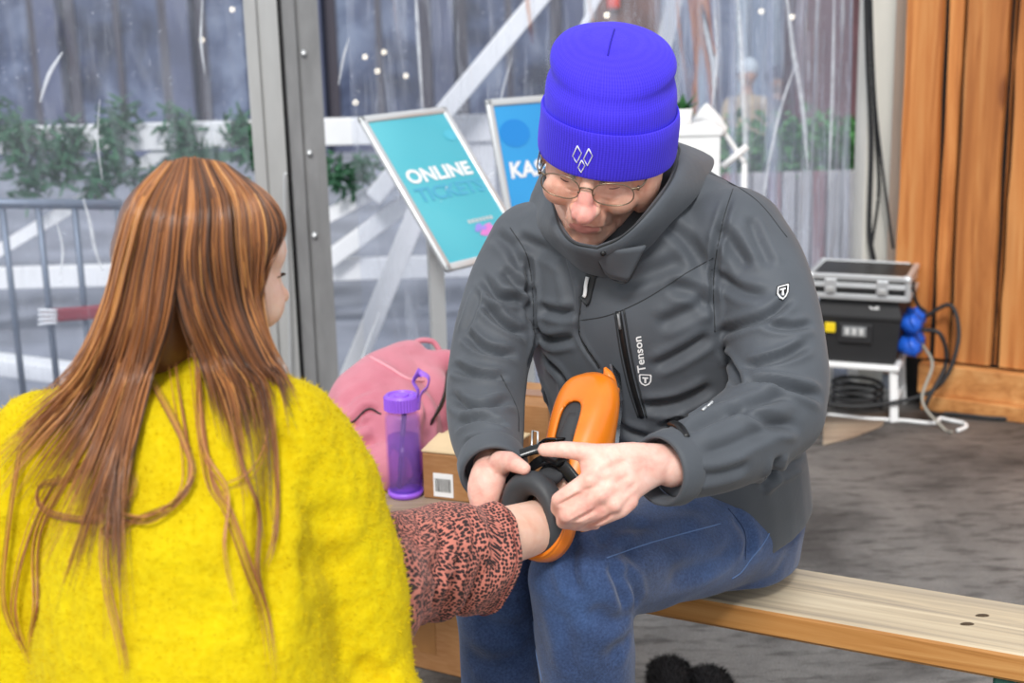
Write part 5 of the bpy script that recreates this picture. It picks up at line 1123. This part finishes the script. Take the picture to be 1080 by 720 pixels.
tr2=(Vt,tr_[1]); tb=bvh(tr2)
tr2=crease(tr2,tb,[([(452,540),(455,570),(440,610),(432,640)],.006,.010),([(470,545),(478,580),(462,620),(455,640)],.006,.011),([(486,535),(492,570),(484,610),(488,640)],.006,.009),([(508,545),(514,585),(510,630)],.006,.005),([(392,570),(408,555),(425,545)],.006,.009),([(440,632),(462,610),(484,600)],.005,.009)])
hn=34; inner_=np.array(tr2[0])[-hn:]; cc=inner_.mean(0); rim2=[inner_,inner_+(cc-inner_)*.05+tpt*.002,inner_+(cc-inner_)*.10-tpt*.004,inner_+(cc-inner_)*.16-tpt*.06]
F_=[q for q in tr2[1] if len(q)==4]
main=cat((tr2[0],F_),loft(rim2,False),chain([hipg2,kn2,kn2*.3+an2*.7],[.085,.075,.07],22),chain([hipg,hipg2],[.10,.10],20))
nR=34; uvm=np.zeros((len(main[0]),2)); L_=np.concatenate([[0],np.cumsum(np.linalg.norm(np.diff(np.array(tr_[0]).reshape(-1,nR,3).mean(1),axis=0),axis=1))])
for j in range(60):
    for k in range(nR): uvm[j*nR+k]=(((k+nR//2)%nR)/nR*.41/.0047, L_[j]/.0047)
rest=np.array(main[0])[60*nR:]; uvm[60*nR:]=(rest[:,:2]+rest[:,2:3]*.6)/.0047
trousers=mk('trousers',main,M['leo'],girl,uv=uvm); trousers['label']='salmon leopard print trousers'
mk('hem_stitch',tube(np.vstack([inner_-tpt*.012+(inner_-cc)*.012]),.0007,5,closed=True,cap=False),mat('leo_thread','#8A4A42',.8),trousers)
so_=mk('sock_shoe',fuse(cat(capsule(an2+v3((0,0,.03)),an2+v3((0,0,-.02)),.042,.045),chain([an2+v3((0,0,-.03)),an2+v3((.13,.10,-.035))],[.04,.034])),.006,3),M['padding'],girl)
# seat under the girl
gs=v3(P(215,840,1.40)); zs_=float(hipg[2])-.115
t=thing('pale_bench',(gs[0],gs[1],0),'pale wooden bench below the girl in the yellow fleece','bench')
mk('seat_board',xf(box(1.1,.30,.04,.006),(gs[0]-.12,gs[1],zs_-.02),(0,0,-.12)),M['bench'],t,False)
for sx in (-.55,.30):
    for sy in (-.1,.1): mk('leg',bar((gs[0]+sx,gs[1]+sy,zs_-.04),(gs[0]+sx,gs[1]+sy,0),.04,.04),M['grey_wood'],t,False)
# ---------------- hair
def m_hair():
    n=NT('auburn_hair'); g=n.n('ShaderNodeNewGeometry'); at=n.n('ShaderNodeAttribute'); at.attribute_name='tone'
    c=n.ramp(at.outputs['Fac'],[(.0,lin('#44291A')),(.35,lin('#85522F')),(.65,lin('#B4713C')),(1,lin('#E6A45E'))])
    return n.done(n.bsdf(c,.34,0,None,Specular_IOR_Level=.55,Sheen_Weight=.1))
M['hair']=m_hair()
capm=GH(fuse(cat(ball((0,-.018,.042),(.083,.092,.083),28,20),capsule((0,-.055,.02),(0,-.05,-.09),.062,.040),capsule((.05,-.02,0),(.055,-.012,-.08),.030,.018),capsule((-.05,-.02,0),(-.055,-.02,-.09),.034,.02)),.005,4))
cv,cf=capm; lc_=(np.array(cv)-np.array(GC))@np.array(GM)/GS**2
keep=lambda q: not ((lc_[list(q)].mean(0)[1]>.052) or (lc_[list(q)].mean(0)[1]>.030 and lc_[list(q)].mean(0)[2]<.05))
capm=(cv,[q for q in cf if keep(q)])
proxy=bvh(cat((GH(cat(ball((0,-.018,.042),(.085,.095,.085),40,28),ball((0,-.045,-.03),(.074,.062,.10),32,22)))),sw))
gA=[[(174,172),(142,208),(126,258),(112,320),(82,385),(32,430),(-20,462)],[(181,172),(153,215),(139,270),(123,340),(92,410),(42,470),(-2,535)],[(186,170),(161,220),(149,280),(135,350),(107,430),(58,520),(8,600)],
 [(190,169),(169,220),(158,280),(148,350),(120,440),(80,540),(34,650)],[(193,168),(176,225),(167,290),(158,360),(140,440),(110,540),(96,640)],[(196,168),(183,225),(176,290),(164,360),(139,440),(124,540),(134,710)],[(199,168),(191,230),(185,290),(173,345),(148,408),(128,450),(112,490)]]
gB=[[(199,168),(191,225),(186,280),(198,335),(220,390),(232,440),(250,520)],[(202,168),(203,220),(199,275),(208,325),(232,385),(256,445),(276,560)],[(206,168),(214,215),(212,268),(222,325),(250,382),(272,430),(282,620)],[(213,169),(228,215),(228,268),(238,328),(264,383),(287,410),(296,480)],
 [(222,170),(243,212),(247,264),(256,325),(281,380),(300,404),(314,446)],[(231,172),(259,210),(266,258),(268,315),(283,365),(299,396),(312,424)],[(238,175),(270,210),(278,250),(268,300),(267,345),(280,384),(302,410)],[(244,178),(282,210),(296,240),(284,266),(268,298),(265,335),(272,370)]]
def guide(pl,n=28):
    q=catmull(np.array(pl,float),n); D=[]; last=None
    out=[]
    for x in q:
        h,m=hit(proxy,x[0],x[1])
        d=pix(h)[2] if h is not None else None; out.append([x[0],x[1],d])
    ds=[o[2] for o in out if o[2]]; 
    for i,o in enumerate(out):
        if o[2] is None:
            c=[(abs(i-j),out[j][2]) for j in range(len(out)) if out[j][2]]; o[2]=min(c)[1]+.0 if c else 1.42
    a=np.array(out); k=np.array([.25,.5,.25])
    for _ in range(3): a[1:-1,2]=.25*a[:-2,2]+.5*a[1:-1,2]+.25*a[2:,2]
    return a
gA=[guide(g) for g in gA]; gB=[guide(g) for g in gB]
hr_=random.Random(21); V=[];F=[];TONE=[]
def strand(path,r0,tone,sides=4,flat=1.0):
    p=np.array([tuple(P(x,y,d)) for x,y,d in path]); n_=len(p); t=np.linspace(0,1,n_)
    rad=r0*np.clip(np.minimum(.35+t*6,1),0,1)*np.clip((1-t)*3.2,.12,1)
    vv,ff=tube(p,[(a*flat,a) for a in rad],sides,up=tuple(CF),cap=False); o=sum(len(x) for x in V); V.append(vv); F.extend([tuple(i+o for i in q) for q in ff]); TONE.extend([tone]*len(vv))
def lock(G_,u,sd,lift,end,amp):
    k=min(int(u),len(G_)-2); t=u-k; a=G_[k]*(1-t)+G_[k+1]*t; m=len(a); e=max(8,int(m*end)); a=a[:e].copy(); tt=np.linspace(0,1,m)[:e]
    ph=hr_.uniform(0,9); w=hr_.gauss(0,1)
    a[:,0]+= (sd[0]*(.15+tt*1.2)+amp*np.sin(tt*hr_.uniform(4,9)+ph)*tt*2.0+w*2.2*tt); a[:,1]+=sd[1]*(.3+tt)
    a[:,2]-= lift*np.clip(tt*4+.35,0,1)
    return a
def sow(G_,cnt,rmin,rmax,tonef,endr,base=0.0,flat=1.0,liftr=(.0,.018),spread=4):
    clump=[(hr_.uniform(0,len(G_)-1.001),hr_.uniform(*endr),hr_.gauss(0,spread),hr_.random()) for _ in range(max(6,cnt//28))]
    for _ in range(cnt):
        if hr_.random()<.72:
            c=clump[hr_.randrange(len(clump))]; u=min(max(c[0]+hr_.gauss(0,.09),0),len(G_)-1.001); end=min(1,max(.4,c[1]+hr_.gauss(0,.05))); sdx=c[2]+hr_.gauss(0,1.6); tn=c[3]
        else: u=hr_.uniform(0,len(G_)-1.001); end=hr_.uniform(*endr); sdx=hr_.gauss(0,spread); tn=hr_.random()
        tone=min(1,max(0,tonef(u,tn)+hr_.gauss(0,.17)))
        strand(lock(G_,u,(sdx,hr_.gauss(0,3)),hr_.uniform(*liftr)+base,end,hr_.uniform(.3,2.4)),hr_.uniform(rmin,rmax),tone,4,flat)
tA=lambda u,t: .50*t+.20+(.38 if u<1.2 else 0)*t  # strands on the left outline toned lighter: rim light put into the hair colour
tB=lambda u,t: .50*t*t+.20+(.22*t if 2<u<5.5 else 0)
sow(gA,520,.0014,.0026,lambda u,t:.25+.3*t,(.42,.66),.0,1.5,(.0,.006),2); sow(gB,520,.0014,.0026,lambda u,t:.2+.3*t,(.55,.78),.0,1.5,(.0,.006),2)
sow(gA,2000,.0005,.0010,tA,(.42,.95),.005,1.2); sow(gB,2000,.0005,.0010,tB,(.55,.92),.005,1.2)
sow(gA,130,.0006,.0011,tA,(.9,1.0),.008,1.2,(.0,.02),7); sow(gB,120,.0006,.0011,tB,(.9,1.0),.008,1.2,(.0,.02),7)
# stray locks and curls over the fleece
loose=[[(126,440),(80,500),(42,512),(46,538),(90,548),(128,536),(142,508),(132,492)],[(183,385),(196,510),(150,545),(110,556),(120,566),(146,548)],[(204,370),(220,500),(240,540),(262,600),(280,650),(290,718)],[(226,380),(255,490),(272,540),(270,600),(278,640)],[(120,470),(112,540),(112,610),(130,690),(132,718)],[(60,500),(30,560),(12,640),(28,700)],[(85,480),(42,560),(38,640),(30,690)],[(285,430),(292,500),(290,560),(280,600)],[(158,395),(196,470),(200,510),(160,545),(120,540),(100,520)],[(208,370),(214,470),(240,520),(236,580),(248,640)],[(262,395),(280,455),(262,500),(220,520)],[(20,470),(8,560),(4,640),(30,700)]]
for pl in loose:
    g=guide(pl,46)
    for k in range(hr_.randrange(4,8)):
        a=g.copy(); a[:,0]+=hr_.gauss(0,2.2)+np.sin(np.linspace(0,4,46)+hr_.uniform(0,6))*1.3; a[:,1]+=hr_.gauss(0,2.2); a[:,2]-=hr_.uniform(.004,.013); strand(a,hr_.uniform(.0004,.0008),hr_.uniform(.3,.9),3)
for _ in range(70): # fly-away hairs around the crown and along the outline
    g=(gA+gB)[hr_.choice((0,0,1,12,13,14,5,6))]; a=g[:hr_.randrange(10,26)].copy(); tt=np.linspace(0,1,len(a)); a[:,0]+=(-1 if g[-1,0]<150 else 1)*hr_.uniform(2,9)*tt**1.5; a[:,1]+=-hr_.uniform(0,5)*np.sin(tt*3); strand(a,.0005,hr_.uniform(.5,1),3)
sv=np.concatenate(V); allp=cat(capm,(sv,F))
hair=mk('hair',allp,M['hair'],girl,fm=[0]*len(allp[1])); hair['label']='long loose auburn hair'
at=hair.data.attributes.new('tone','FLOAT','POINT'); at.data.foreach_set('value',np.array([.22]*len(capm[0])+TONE,np.float32))
